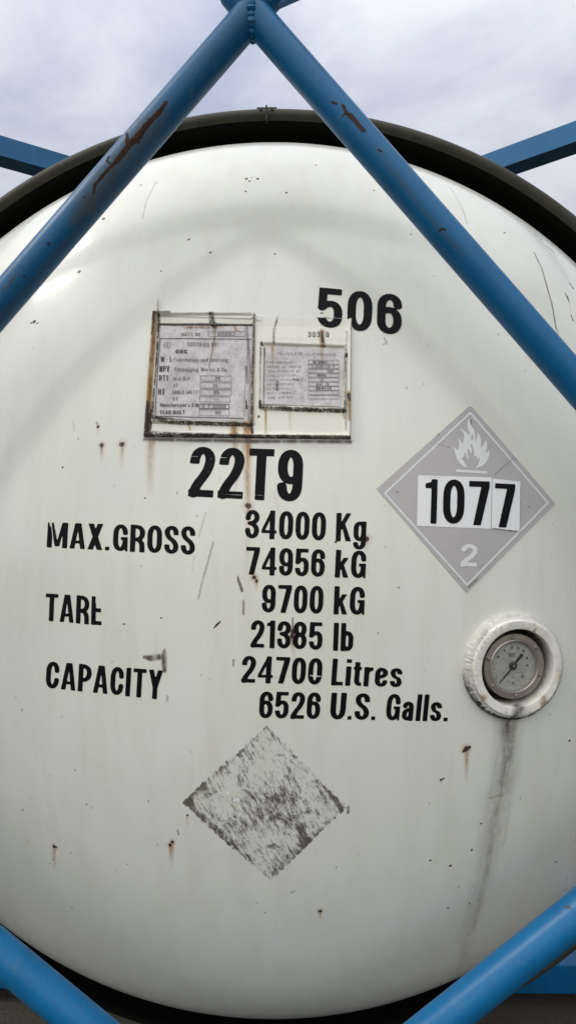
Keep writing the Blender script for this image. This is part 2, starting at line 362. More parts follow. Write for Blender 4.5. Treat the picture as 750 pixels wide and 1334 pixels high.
scr([(309.5, 751), (311, 757), (315.5, 770)], [1.2, 2.2, 2.0], 2, 1.0); scr([(317, 783), (317, 800)], 2.0, 2, 0.8); scr([(279, 818), (283, 813.5), (288, 809)], [1.3, 1.9, 1.2], 0, 1.0)
scr([(188, 856), (196, 857.5), (207, 856)], [2.5, 5.0, 5.0], 2, 0.85, 0.5); scr([(214.5, 847), (213.5, 856), (214.5, 874)], [2.2, 5.0, 3.5], 2, 0.95, 0.6)
scr([(304, 860), (304, 867)], 1.6, 2, 0.8); scr([(218, 906), (218, 914)], 1.2, 2, 0.7); scr([(453.5, 1051), (453.0, 1059)], 2.0, 2, 1.0)
scr([(500, 440), (503, 446), (499, 449)], 1.3, 2, 0.8); scr([(231, 1081), (233, 1088)], 1.2, 2, 0.8); scr([(378, 1163), (384, 1161)], 1.5, 2, 0.6)
scr([(381, 805), (382, 838)], [1.5, 3.0], 2, 0.8); scr([(381, 838), (384, 868)], 4.0, 1, 0.45, 1.0, (1, 0))
scr([(126, 550), (129, 556)], 1.2, 2); scr([(96, 548), (97, 560)], 0.8, 2, 0.4)
# grime run under the gauge
scr([(661, 934), (659, 975), (655, 1015), (648, 1045), (640, 1085), (631, 1130), (620, 1170), (606, 1225), (592, 1275)], [27, 29, 31, 31, 29, 27, 23, 18, 10], 2, 0.46, 1.0, (1.0, 0.3))
scr([(662, 934), (659, 985), (653, 1030), (647, 1050)], [21, 20, 17, 12], 2, 0.72, 1.0, (1.0, 0.5))
scr([(652, 970), (643, 1005), (638, 1040)], [4.5, 4, 3.5], 2, 0.30, 1.0); scr([(636, 1040), (646, 1037), (655, 1036)], [1.0, 1.8, 1.6], 2, 0.8, 1.0)
scr([(667, 985), (664, 1040), (655, 1100)], [6, 6, 4], 2, 0.22, 1.0)
scr([(647, 1045), (641, 1085), (633, 1135), (622, 1180), (616, 1210)], [13, 14, 13, 12, 9], 2, 0.50, 1.0, (1.0, 0.5))
# orange runs under the name plate mount
scr([(197, 572), (196, 600), (195, 650)], [9, 9, 7], 1, 0.95, 1.0, (1.0, 0.0)); scr([(201, 572), (200, 590)], [4, 4], 1, 0.8, 1.0, (1.0, 0.2))
scr([(322, 572), (322, 610), (323, 660)], [9, 8, 6], 1, 0.9, 1.0, (1.0, 0.45)); scr([(307, 572), (307, 610)], [6, 5], 1, 0.9, 1.0, (1.0, 0.1))
scr([(318, 575), (314, 610), (305, 640)], [3, 3, 2], 1, 0.7, 1.0, (1, 0.2)); scr([(322, 665), (322, 760)], [4, 6], 1, 0.34, 1.0, (1.0, 0.1))
scr([(189, 572), (250, 573.5), (330, 575), (456, 575.5)], 4.5, 2, 1.0, 1.0)
scr([(357, 640), (370, 700)], 5, 1, 0.10, 1.0)
# marks around the mount
scr([(352, 408), (364, 407.5)], 1.6, 2, 0.0)
for k in range(60):                          # fine dust nicks
    x, y = rng.uniform(10, 740), rng.uniform(430, 1190)
    scr([(x, y), (x+rng.uniform(-1.5, 1.5), y+rng.uniform(0, 3))], 0.9, 2, rng.uniform(0.4, 0.8))

DIAM = [(348, 943), (453, 1052), (352, 1148), (235, 1045)]
# ------------------------------------------------------------------ the container
root = bpy.data.objects.new('tank_container', None); col.objects.link(root); root.location = (0, 0, 0)
root['label'] = 'white tank container with a blue tube frame, black stencilled weights and a round pressure gauge'
root['category'] = 'tank container'

# gauge frame
GP = hit([(667, 867)])[0]; GN = nrm(GP)[0]
GX = np.cross(np.array([0, 0, 1.0]), GN); GX = -GX/np.linalg.norm(GX); GX = GX if GX[0] > 0 else -GX
GZ = np.cross(GN, GX); GZ = GZ if GZ[2] > 0 else -GZ
R_OUT, R_OPEN = 0.0925, 0.0708

def build_head():
    d = 0.0022
    def axis(lo, hi):
        f = np.arange(lo, hi, d)
        a = -np.concatenate([[1.54], np.linspace(1.5, -lo+0.02, 20)]) if lo < 0 else None
        b = np.concatenate([np.linspace(hi+0.02, 1.5, 20), [1.54]])
        return np.tan(np.concatenate([a, f, b]))
    u = axis(-1.02, 1.12); v = axis(-1.0, 1.08)
    U, W = np.meshgrid(u, v, indexing='ij'); q = 1/np.sqrt(1+U*U+W*W)
    V = np.stack([A_*U*q, -C_*q, A_*W*q], -1).reshape(-1, 3)
    F = gridfaces(len(u), len(v))
    # opening for the gauge cup
    rel = V-GP; rr = np.hypot(rel@GX, rel@GZ); near = (rr < R_OPEN+0.008) & (V[:, 1] < 0)
    F = F[~near[F].all(1)]
    Mk = blank(V)
    for pts, wd, ch, val, soft, fade in HEADMARKS:
        put(Mk, V, hit(pts), np.array(wd)*PXM, ch, val, soft, fade)
    # square of old placard glue
    D = hit(DIAM); px = V[:, 0]; pz = V[:, 2]
    sd = np.full(len(V), 1e9)
    for k in range(4):
        a, b = D[k][[0, 2]], D[(k+1) % 4][[0, 2]]; e = b-a; n = np.array([e[1], -e[0]])/np.linalg.norm(e)
        c = D[:, [0, 2]].mean(0)
        if (c-a)@n < 0: n = -n
        sd = np.minimum(sd, (px-a[0])*n[0]+(pz-a[1])*n[1])
    sd = sd-0.0022*(np.sin(px*310)*np.sin(pz*270+1)+0.7*np.sin(px*730+2)*np.sin(pz*640)); ins = np.clip(sd/0.003, 0, 1); edge = np.clip(1-sd/0.014, 0, 1)
    Mk[:, 3] = np.where(sd > 0, ins*(0.53+0.30*edge+0.22*np.sin(px*38+1)*np.sin(pz*31+2)), 0)
    Mk[V[:, 1] > -0.02] = 0
    return mkobj('tank_head', V, F, MAT['white'], root, smooth=True, marks=Mk, label='white domed tank end with rust specks and drip stains')
head = build_head()

# ------------------------------------------------------------------ shapes from distance fields
def rp(pts, r, closed=False, n=7):
    """polyline with rounded corners"""
    P = [np.array(p, float) for p in pts]; out = []; m = len(P)
    for i in range(m):
        if not closed and i in (0, m-1): out.append(P[i]); continue
        a, b, c = P[i-1], P[i], P[(i+1) % m]
        la, lc = np.linalg.norm(a-b), np.linalg.norm(c-b)
        ra = min(r, la*(0.5 if (closed or i > 1) else 1)); rc = min(r, lc*(0.5 if (closed or i < m-2) else 1))
        p0 = b+(a-b)/la*ra; p3 = b+(c-b)/lc*rc
        for t in np.linspace(0, 1, n):
            k = 0.58
            out.append((1-t)**3*p0+3*(1-t)**2*t*(p0+(b-p0)*k)+3*(1-t)*t*t*(p3+(b-p3)*k)+t**3*p3)
    if closed: out.append(out[0])
    return np.array(out)
def sd_stroke(X, Y, pts, hw, closed=False):
    d = np.full(X.shape, 1e9)
    for k in range(len(pts)-1):
        a, b = pts[k], pts[k+1]; e = b-a; q = e@e
        if q < 1e-12: continue
        t = np.clip(((X-a[0])*e[0]+(Y-a[1])*e[1])/q, 0, 1)
        d = np.minimum(d, np.hypot(X-a[0]-t*e[0], Y-a[1]-t*e[1]))
    s = d-hw
    if not closed:
        for (a, b) in ((pts[0], pts[1]), (pts[-1], pts[-2])):
            e = (a-b)/np.linalg.norm(a-b); side = (X-a[0])*e[0]+(Y-a[1])*e[1]
            nearend = np.hypot(X-a[0], Y-a[1]) < hw*1.6
            s = np.where((side > 0) & nearend, np.maximum(s, side), s)
    return s
def sd_poly(X, Y, pts):
    pts = np.asarray(pts, float); d = np.full(X.shape, 1e9); ins = np.zeros(X.shape, bool); n = len(pts)
    for i in range(n):
        a, b = pts[i], pts[(i+1) % n]; e = b-a
        t = np.clip(((X-a[0])*e[0]+(Y-a[1])*e[1])/max(e@e, 1e-12), 0, 1)
        d = np.minimum(d, np.hypot(X-a[0]-t*e[0], Y-a[1]-t*e[1]))
        c = ((a[1] > Y) != (b[1] > Y))
        with np.errstate(divide='ignore', invalid='ignore'):
            xi = (b[0]-a[0])*(Y-a[1])/(b[1]-a[1] if b[1] != a[1] else 1e-12)+a[0]
        ins ^= c & (X < xi)
    return np.where(ins, -d, d)
def contour(xs, ys, S):
    """inside (S<0) of a sampled field as polygons; returns 2-D verts, faces"""
    ny, nx = S.shape; idx = {}; V = []; F = []
    def corner(j, i):
        k = (j, i)
        if k not in idx: idx[k] = len(V); V.append((xs[i], ys[j]))
        return idx[k]
    def cross(j0, i0, j1, i1):
        if (j0, i0) > (j1, i1): j0, i0, j1, i1 = j1, i1, j0, i0
        k = (j0, i0, j1, i1)
        if k not in idx:
            a, b = S[j0, i0], S[j1, i1]; t = a/(a-b); idx[k] = len(V)
            V.append((xs[i0]+(xs[i1]-xs[i0])*t, ys[j0]+(ys[j1]-ys[j0])*t))
        return idx[k]
    ins = S < 0
    cnt = ins[:-1, :-1].astype(int)+ins[1:, :-1]+ins[:-1, 1:]+ins[1:, 1:]
    for j, i in zip(*np.where(cnt > 0)):
        cs = [(j, i), (j, i+1), (j+1, i+1), (j+1, i)]; poly = []
        for k in range(4):
            a, b = cs[k], cs[(k+1) % 4]
            if ins[a]: poly.append(corner(*a))
            if ins[a] != ins[b]: poly.append(cross(*a, *b))
        if len(poly) >= 3: F.append(poly)
    return np.array(V) if V else np.zeros((0, 2)), F

# condensed bold grotesque drawn by strokes; unit = cap height
def glyph(ch, sw=0.165, hw=0.125, W=None):
    l, b, t = sw/2, hw/2, 1-hw/2; X = 0.72
    def cell(w): return w, w-sw/2
    st = []; py = []; r = 0.30
    def S(p, rr=None, closed=False): st.append((rp(p, r if rr is None else rr, closed), closed))
    w = 0.5 if W is None else W; rt = w-l; m = w/2
    if ch in '0O': 
        if ch == 'O' and W is None: w = 0.52; rt = w-l
        S([(l, b), (rt, b), (rt, t), (l, t)], closed=True)
    elif ch == '1':
        w = 0.30 if W is None else W; rt = w-l; S([(rt, 0), (rt, 1)]); py.append([(w-sw*0.6, 0.99), (w-sw*0.7, 0.80), (0.0, 0.80), (0.0, 0.905), (w-sw*1.25, 0.93)])
    elif ch == '2':
        S([(l, 0.66), (l, t), (rt, t), (rt, 0.56), (l+0.005, 0.17), (l+0.005, 0.05)], 0.24); py.append([(0, 0), (w, 0), (w, hw), (0, hw)])
    elif ch == '3':
        S([(l, 0.70), (l, t), (rt, t), (rt, 0.535), (0.17, 0.535)], 0.24); S([(0.17, 0.535), (rt+0.0, 0.50), (rt, b), (l, b), (l, 0.30)], 0.24)
    elif ch == '4':
        w = 0.54 if W is None else W; S([(w-0.16, 0), (w-0.16, 1)]); py.append([(0, 0.20), (w, 0.20), (w, 0.31), (0, 0.31)])
        py.append([(w-0.22, 1.0), (w-0.10, 1.0), (0.135, 0.31), (0.0, 0.31)])
    elif ch == '5':
        S([(l+0.02, 0.95), (l+0.005, 0.48)]); py.append([(0.02, 1), (w-0.03, 1), (w-0.03, 1-hw), (0.02, 1-hw)])
        S([(l, 0.50), (l+0.06, 0.61), (rt, 0.61), (rt, b), (l, b), (l, 0.29)], 0.22)
    elif ch == '6':
        S([(rt, 0.71), (rt, t), (l, t), (l, b), (rt, b), (rt, 0.595), (l, 0.595), (l, 0.5)], 0.24)
    elif ch == '9':
        S([(l, 0.29), (l, b), (rt, b), (rt, t), (l, t), (l, 0.405), (rt, 0.405), (rt, 0.5)], 0.24)
    elif ch == '7':
        py.append([(0, 1), (w, 1), (w, 1-hw), (0, 1-hw)]); py.append([(w-sw*1.05, 1-hw*0.5), (w, 1-hw*0.5), (w, 0.86), (0.12+sw, 0), (0.11, 0)])
    elif ch == '8':
        S([(l+0.01, 0.52), (rt-0.01, 0.52), (rt-0.01, t), (l+0.01, t)], 0.2, True); S([(l, b), (rt, b), (rt, 0.53), (l, 0.53)], 0.22, True)
    elif ch == 'A':
        w = 0.56 if W is None else W; m = w/2
        py += [[(0, 0), (sw*0.95, 0), (m+0.04, 1), (m-sw*0.62, 1)], [(w, 0), (w-sw*0.95, 0), (m-0.04, 1), (m+sw*0.62, 1)], [(0.13, 0.21), (w-0.13, 0.21), (w-0.14, 0.32), (0.14, 0.32)]]
    elif ch == 'B': S([(l, b), (l, t), (rt, t), (rt, 0.53), (l, 0.53)], 0.2); S([(l, 0.53), (rt, 0.53), (rt, b), (l, b)], 0.2); S([(l, 0), (l, 1)])
    elif ch == 'C': S([(rt, 0.66), (rt, t), (l, t), (l, b), (rt, b), (rt, 0.34)])
    elif ch == 'D': S([(l, b), (rt, b), (rt, t), (l, t)], 0.28); S([(l, 0), (l, 1)])
    elif ch in 'EF':
        w = 0.42; S([(l, 0), (l, 1)])
        for y in ((0.5-hw/2+0.02, 1-hw, 0) if ch == 'E' else (0.5-hw/2+0.02, 1-hw)): py.append([(0.02, y), (w-(0.03 if 0.2 < y < 0.7 else 0), y), (w-(0.03 if 0.2 < y < 0.7 else 0), y+hw), (0.02, y+hw)])
    elif ch == 'G':
        w = 0.52 if W is None else W; rt = w-l
        S([(rt, 0.67), (rt, t), (l, t), (l, b), (rt, b), (rt, 0.42)]); py += [[(w*0.52, 0.42), (w, 0.42), (w, 0.53), (w*0.52, 0.53)], [(w-sw*0.45, 0), (w, 0), (w, 0.4), (w-sw*0.45, 0.4)]]
    elif ch == 'H': S([(l, 0), (l, 1)]); S([(rt, 0), (rt, 1)]); S([(l, 0.5), (rt, 0.5)])
    elif ch == 'I': w = sw; S([(l, 0), (l, 1)])
    elif ch == 'J': w = 0.4; rt = w-l; S([(rt, 1), (rt, b), (l, b), (l, 0.3)])
    elif ch == 'K': w = 0.55 if W is None else W; S([(l, 0), (l, 1)]); py += [[(0.1, 0.36), (0.18, 0.36), (w-0.01, 1), (w-0.19, 1), (0.12, 0.56)], [(0.20, 0.55), (0.31, 0.66), (w+0.01, 0), (w-0.19, 0)]]
    elif ch == 'L': w = 0.42; S([(l, 0), (l, 1)]); py.append([(0.02, 0), (w, 0), (w, hw), (0.02, hw)])
    elif ch == 'M': w = 0.74 if W is None else W; S([(l, 0), (l, 1)]); S([(w-l, 0), (w-l, 1)]); m = w/2; py += [[(sw*0.5, 1), (sw*1.15, 1), (m+sw*0.32, 0), (m-sw*0.38, 0)], [(w-sw*0.5, 1), (w-sw*1.15, 1), (m-sw*0.32, 0), (m+sw*0.38, 0)]]
    elif ch == 'N': S([(l, 0), (l, 1)]); S([(rt, 0), (rt, 1)]); py.append([(sw*0.4, 1), (sw*1.1, 1), (w-sw*0.4, 0), (w-sw*1.1, 0)])
    elif ch == 'P': S([(l, 0.42), (rt, 0.42), (rt, t), (l, t)], 0.24); S([(l, 0), (l, 1)])
    elif ch == 'R': w = 0.52 if W is None else W; rt = w-l; S([(l, 0.46), (rt, 0.46), (rt, t), (l, t)], 0.22); S([(l, 0), (l, 1)]); S([(0.2, 0.46), (rt-0.01, 0.44), (rt, 0)], 0.2)
    elif ch == 'S': S([(rt, 0.68), (rt, t), (l, t), (l+0.0, 0.60), (rt, 0.42), (rt, b), (l, b), (l, 0.32)], 0.20)
    elif ch == 'T': w = 0.50 if W is None else W; m = w/2; S([(m, 0), (m, 0.95)]); py.append([(0, 1), (w, 1), (w, 1-hw), (0, 1-hw)])
    elif ch == 'U': S([(l, 1), (l, b), (rt, b), (rt, 1)])
    elif ch == 'V': m = w/2; py += [[(0, 1), (sw, 1), (m+0.03, 0), (m-sw*0.5, 0)], [(w, 1), (w-sw, 1), (m-0.03, 0), (m+sw*0.5, 0)]]
    elif ch == 'W': w = 0.8; py += [[(x0, y0), (x0+sw*0.9, y0), (x1+sw*0.9, 1-y0), (x1, 1-y0)] for x0, y0, x1 in ((0, 1, 0.15), (0.33, 1, 0.15), (0.33, 1, 0.5), (0.65, 1, 0.5))]
    elif ch == 'X': w = 0.54 if W is None else W; py += [[(0, 1), (sw*1.1, 1), (w, 0), (w-sw*1.1, 0)], [(w, 1), (w-sw*1.1, 1), (0, 0), (sw*1.1, 0)]]
    elif ch == 'Y': w = 0.54 if W is None else W; m = w/2; S([(m, 0), (m, 0.42)]); py += [[(0, 1), (sw*1.05, 1), (m+sw*0.5, 0.38), (m-sw*0.5, 0.38)], [(w, 1), (w-sw*1.05, 1), (m-sw*0.5, 0.38), (m+sw*0.5, 0.38)]]
    elif ch == 'a': w = 0.45; rt = w-l; S([(l+0.01, X-0.19), (l+0.01, X-b), (rt-0.02, X-b), (rt-0.02, 0)], 0.18); S([(rt-0.02, 0.42), (l, 0.40), (l, b), (rt-0.04, b+0.02), (rt-0.02, 0.2)], 0.16)
    elif ch == 'b': w = 0.46; rt = w-l; S([(l, 0), (l, 1)]); S([(l, b), (rt, b), (rt, X-b), (l, X-b)], 0.2, True)
    elif ch == 'c': w = 0.42; rt = w-l; S([(rt, 0.48), (rt, X-b), (l, X-b), (l, b), (rt, b), (rt, 0.25)], 0.2)
    elif ch == 'd': w = 0.46; rt = w-l; S([(rt, 0), (rt, 1)]); S([(l, b), (rt, b), (rt, X-b), (l, X-b)], 0.2, True)
    elif ch == 'e': w = 0.46; rt = w-l; S([(l+0.02, 0.37), (rt, 0.37), (rt, X-b), (l+0.1, X-b)], 0.2); S([(l+0.12, X-b), (l, X-b), (l, b), (rt, b), (rt, 0.195)], 0.2)
    elif ch == 'f': w = 0.3; S([(0.15, 0), (0.15, t), (w, t)], 0.15); S([(0, X-b), (w, X-b)])
    elif ch == 'g': w = 0.46; rt = w-l; S([(rt, X), (rt, -0.22), (l, -0.22), (l, -0.07)], 0.2); S([(l, b+0.02), (rt, b+0.02), (rt, X-b), (l, X-b)], 0.2, True)
    elif ch == 'i': w = sw; S([(l, 0), (l, X)]); py.append([(0, 0.86), (sw, 0.86), (sw, 1), (0, 1)])
    elif ch == 'k': w = 0.47; S([(l, 0), (l, 1)]); py += [[(0.14, 0.28), (0.20, 0.28), (w-0.01, X), (w-0.19, X), (0.14, 0.46)], [(0.19, 0.40), (0.29, 0.49), (w+0.01, 0), (w-0.18, 0)]]
    elif ch == 'l': w = sw; S([(l, 0), (l, 1)])
    elif ch == 'm': w = 0.7; S([(l, 0), (l, X)]); S([(l, X-b), (0.35, X-b), (0.35, 0)], 0.15); S([(0.35, X-b), (w-l, X-b), (w-l, 0)], 0.15)
    elif ch in 'nh': w = 0.46; rt = w-l; S([(l, 0), (l, X if ch == 'n' else 1)]); S([(l, X-b), (rt, X-b), (rt, 0)], 0.2)
    elif ch == 'o': w = 0.46; rt = w-l; S([(l, b), (rt, b), (rt, X-b), (l, X-b)], 0.2, True)
    elif ch == 'r': w = 0.31; S([(l, 0), (l, X)]); S([(l, 0.46), (l+0.02, X-0.065), (w, X-0.07)], 0.16)
    elif ch == 's': w = 0.43; rt = w-l; S([(rt, 0.49), (rt, X-b), (l, X-b), (l, 0.43), (rt, 0.30), (rt, b), (l, b), (l, 0.23)], 0.15)
    elif ch == 't': w = 0.30; S([(0.135, 0.90), (0.135, b), (w, b)], 0.12); py.append([(0, X-0.11), (w-0.01, X-0.11), (w-0.01, X), (0, X)])
    elif ch == 'u': w = 0.46; rt = w-l; S([(l, X), (l, b), (rt, b)], 0.2); S([(rt, X), (rt, 0)])
    elif ch == 'v' or ch == 'y': w = 0.44; m = w/2; py += [[(0, X), (sw, X), (m+0.03, 0), (m-sw*0.4, 0)], [(w, X), (w-sw, X), (m-sw*0.5 if ch == 'v' else 0.0, 0 if ch == 'v' else -0.25), (m+sw*0.4 if ch == 'v' else sw*0.9, 0 if ch == 'v' else -0.25)]]
    elif ch == '.': w = sw*1.0; py.append([(0, 0), (w, 0), (w, 0.14), (0, 0.14)])
    elif ch == ':': w = sw; py += [[(0, 0), (w, 0), (w, 0.14), (0, 0.14)], [(0, 0.5), (w, 0.5), (w, 0.64), (0, 0.64)]]
    elif ch == "'": w = sw*0.7; py.append([(0, 0.7), (w, 0.7), (w, 1), (0, 1)])
    elif ch == '-': w = 0.26; py.append([(0, 0.36), (w, 0.36), (w, 0.47), (0, 0.47)])
    elif ch == '/': w = 0.35; py.append([(0, 0), (0.1, 0), (w, 1), (w-0.1, 1)])
    elif ch == '&': S([(rt, 0.35), (rt-0.1, b), (l, b), (l, 0.4), (rt-0.08, 0.7), (rt-0.08, t), (l+0.05, t), (l+0.05, 0.7), (w, 0)], 0.15)
    else: w = 0.3
    return w, st, py
def sd_text(text, gap, X, Y, sw, hw, W=None):
    """field of a word starting at x=0, baseline 0, cap height 1; also returns the width"""
    S = np.full(X.shape, 1e9); x = 0.0; hw0 = hw
    for ch in text:
        hw = hw0*(0.88 if ch in 'aegs' else 1.0); k = sw/hw
        w, st, py = glyph(ch, sw, hw, W if ch in '0123456789' and ch not in '14' else None)
        m = (X > x-0.15) & (X < x+w+0.15)
        if m.any():
            xx, yy = X[m]-x, Y[m]; s = np.full(xx.shape, 1e9)
            for pts, closed in st: s = np.minimum(s, sd_stroke(xx, yy*k, pts*np.array([1, k]), sw/2, closed))
            for p in py: s = np.minimum(s, sd_poly(xx, yy, p))
            S[m] = np.minimum(S[m], s)
        x += w+gap
    return S
def text_width(text, gap, sw, hw, W=None):
    return sum(glyph(c, sw, hw, W if c in '0123456789' and c not in '14' else None)[0]+gap for c in text)-gap
def decal_text(mb, text, quad, off, mi=0, step=0.025, gap=0.085, sw=0.184, hw=0.138, cuts=(), W=None):
    """quad = measured TL, TR, BR, BL of the word (cap height box)"""
    TL, TR, BR, BL = [np.array(p, float) for p in quad]
    tw = text_width(text, gap, sw, hw, W); lo = -0.32 if any(c in 'gy' for c in text) else -0.04
    xs = np.arange(-0.04, tw+0.06, step); ys = np.arange(lo, 1.05, step); X, Y = np.meshgrid(xs, ys)
    S = sd_text(text, gap, X, Y, sw, hw, W)
    u = (X/tw)[..., None]; v = Y[..., None]; PX = (BL*(1-u)+BR*u)*(1-v)+(TL*(1-u)+TR*u)*v
    Hh = np.linalg.norm(TL-BL)
    for c in cuts:                           # torn or scratched away bits, measured like the rest
        if c[0] == 'line':
            s = sd_stroke(PX[..., 0], PX[..., 1], np.array(c[1], float), c[2], True)
        else: s = sd_poly(PX[..., 0], PX[..., 1], c[1])
        S = np.maximum(S, -s/Hh)
    V2, F = contour(xs, ys, S)
    if not F: return
    u = (V2[:, :1]/tw); v = V2[:, 1:]; P = (BL*(1-u)+BR*u)*(1-v)+(TL*(1-u)+TR*u)*v
    mb.add(onsurf(P, off), F, mi)
def decal_field(mb, fn, bbox, step, off, mi=0):
    xs = np.arange(bbox[0], bbox[2]+step, step); ys = np.arange(bbox[1], bbox[3]+step, step); X, Y = np.meshgrid(xs, ys)
    V2, F = contour(xs, ys, fn(X, Y))
    if F: mb.add(onsurf(V2, off), [f[::-1] for f in F], mi)

# ------------------------------------------------------------------ stencilled lettering
def line(name, a, b, words, label, cuts=(), step=0.025, **kw):
    """a, b: (x top, y top, x base, y base) at the two ends; words: (text, x0, x1) along the baseline"""
    mb = MB()
    for text, x0, x1 in words:
        q = []
        for x in (x0, x1):
            t = (x-a[2])/(b[2]-a[2]); q.append([(x+(a[0]-a[2])*(1-t)+(b[0]-b[2])*t, a[1]*(1-t)+b[1]*t), (x, a[3]*(1-t)+b[3]*t)])
        decal_text(mb, text, (q[0][0], q[1][0], q[1][1], q[0][1]), 0.0009 if text == '506' else 0.0004, 0, step, cuts=cuts, **kw)
    return mb.build(name, [MAT['ink']], head, label=label)
LN = 'line'
line('lettering', (414.5, 374.5, 412.3, 425.5), (523.5, 384.5, 522.0, 437), [('506', 412.6, 522.2)], 'black number 506', step=0.018, sw=0.207, hw=0.153, W=0.60, gap=0.12,
     cuts=[('poly', [(409, 407.5), (421, 408.5), (428, 411), (421, 413.2), (410, 412.2)]), (LN, [(412, 413.5), (446, 415.0)], 0.55), (LN, [(452, 416), (457, 424), (461, 431)], 0.5)])
line('lettering', (248.6, 581.5, 244.6, 646.5), (394.5, 586.5, 391.3, 654.0), [('22T9', 244.8, 392.5)], 'black code 22T9', step=0.0165, sw=0.194, hw=0.142, W=0.50, gap=0.085,
     cuts=[(LN, [(248, 594.2), (258, 594.7)], 0.35), (LN, [(285, 595.8), (296, 596.4)], 0.35), (LN, [(244, 642.2), (276, 643.6)], 0.3), (LN, [(281, 643.8), (314, 645.0)], 0.3), (LN, [(255, 635), (270, 617), (276, 605), (275, 592)], 0.22), (LN, [(330, 645), (342, 645.4)], 0.3)])
line('lettering', (63, 680.5, 61.2, 712.8), (254.5, 685.8, 253.6, 723.0), [('MAX', 61.2, 133.5), ('.', 137.0, 142.6), ('GROSS', 147.0, 253.8)], 'black words MAX.GROSS',
     cuts=[('poly', [(64.5, 679), (68.6, 678), (67.6, 686), (66.0, 686)]), (LN, [(67.6, 684), (69.4, 700)], 0.55), ('poly', [(76, 678), (80.5, 678), (78.5, 682.5)]), ('poly', [(72.0, 711.5), (77, 711.8), (77, 716), (72, 716)])])
line('lettering', (60.2, 773.0, 58.6, 808.2), (133.2, 777.5, 132.4, 814.6), [('TARE', 58.8, 132.6)], 'black word TARE with the top of its E torn off',
     cuts=[('poly', [(125.5, 772), (136, 774), (135, 791), (127.5, 790.5), (124.8, 784)])])
line('lettering', (61.4, 861.3, 59.4, 895.8), (214.2, 873.6, 212.0, 911.3), [('CAPACITY', 59.6, 210.5)], 'black word CAPACITY',
     cuts=[('poly', [(140, 868), (148, 867.5), (147, 872.2), (141, 872.5)])])
line('lettering', (320.2, 664.0, 318.8, 701.0), (480, 669.5, 478.6, 706.0), [('34000', 318.8, 423.6), ('Kg', 436.8, 476.2)], 'black weight 34000 Kg')
line('lettering', (320.4, 712.3, 319.4, 748.4), (477.5, 717.5, 475.4, 753.3), [('74956', 319.8, 422.2), ('kG', 435.6, 475.4)], 'black weight 74956 kG')
line('lettering', (341.6, 761.4, 340.0, 797.6), (475.5, 764.6, 474.0, 801.0), [('9700', 340.4, 420.2), ('kG', 434.0, 474.0)], 'black weight 9700 kG')
line('lettering', (327.0, 807.6, 326.0, 843.0), (460.8, 812.2, 459.4, 848.4), [('21385', 326.2, 419.4), ('lb', 433.4, 459.4)], 'black weight 21385 lb')
line('lettering', (315.6, 854.0, 313.8, 888.8), (525, 861.0, 522.0, 895.3), [('24700', 314.0, 418.2), ('Litres', 430.8, 522.2)], 'black volume 24700 Litres',
     cuts=[(LN, [(404, 880), (417, 881)], 0.7)])
line('lettering', (338.4, 900.6, 336.4, 935.4), (586, 905.2, 582.4, 939.6), [('6526', 336.8, 416.0), ('U', 429.0, 449.0), ('.', 452.2, 457.2), ('S', 460.8, 479.6), ('.', 482.8, 488.0), ('Galls', 501.6, 573.4), ('.', 576.8, 582.2)], 'black volume 6526 U.S. Galls.')

# ------------------------------------------------------------------ placard
PT, PR, PB, PL = (612, 527), (723, 656), (607, 773), (489.5, 637)
pm = MB()
notch = [[(529, 577), (540, 566), (545, 571), (534, 579)], [(708, 637), (716, 645), (709, 648)]]
def f_pl(X, Y):
    s = sd_poly(X, Y, [PT, PR, PB, PL])+0.5; return np.maximum(s, -sd_poly(X, Y, [(606, 524), (618, 524), (612, 530)]))
decal_field(pm, f_pl, (486, 524, 726, 776), 2.0, 0.0008, 0)
inner = [(611.6, 538.0), (712.6, 655.0), (607.6, 761.8), (500.8, 643.0)]
decal_field(pm, lambda X, Y: np.abs(sd_poly(X, Y, inner))-1.15, (496, 533, 717, 766), 0.8, 0.0011, 1)
for pts, wd in (([(668, 591), (671, 594), (650, 612), (643, 619)], 0.35), ([(551, 577), (562, 571), (572, 565)], 0.5), ([(572, 565), (565, 577), (583, 583)], 0.25), ([(694, 610), (687, 615), (692, 620)], 0.7),
                ([(641, 688), (672, 692.6)], 0.5), ([(639.8, 621), (638.5, 689)], 0.35), ([(677, 627), (675.5, 692)], 0.25), ([(546, 622.0), (641, 621.5)], 0.15), ([(671, 591), (671.5, 600)], 0.3), ([(556, 572), (548, 582)], 0.35)):
    P = np.array(pts, float); decal_field(pm, lambda X, Y: np.maximum(sd_stroke(X, Y, P, wd*0.65, True), sd_poly(X, Y, [PT, PR, PB, PL])+0.7), (P[:, 0].min()-2, P[:, 1].min()-2, P[:, 0].max()+2, P[:, 1].max()+2), 0.4, 0.0021, 2)
for x, y, r in ((583, 583, 0.7), (517, 641, 1.0), (609, 704, 0.5), (577, 646, 0.5), (687, 660, 0.9), (593, 565, 0.6), (612.5, 548, 1.2), (612.5, 551, 1.0), (651, 671, 0.5), (663, 691, 1.0), (627, 735, 0.7), (531, 709, 0.5), (655, 590, 0.5), (565, 653, 0.0)):
    if r: decal_field(pm, lambda X, Y: np.hypot(X-x, Y-y)-r, (x-2, y-2, x+2, y+2), 0.4, 0.0021, 2)
P = np.array([(609.5, 764.6), (620.5, 754.6)], float)
decal_field(pm, lambda X, Y: np.maximum(sd_stroke(X, Y, P, 1.0, True), 0.25-np.abs(((X-609)*0.74-(Y-764)*0.68) % 1.9-0.95)), (606, 751, 624, 768), 0.3, 0.0011, 2)
placard = pm.build('placard', [MAT['placard'], MAT['placard_white'], MAT['crease']], head, label='faded grey diamond placard with flame, 1077 and class 2')
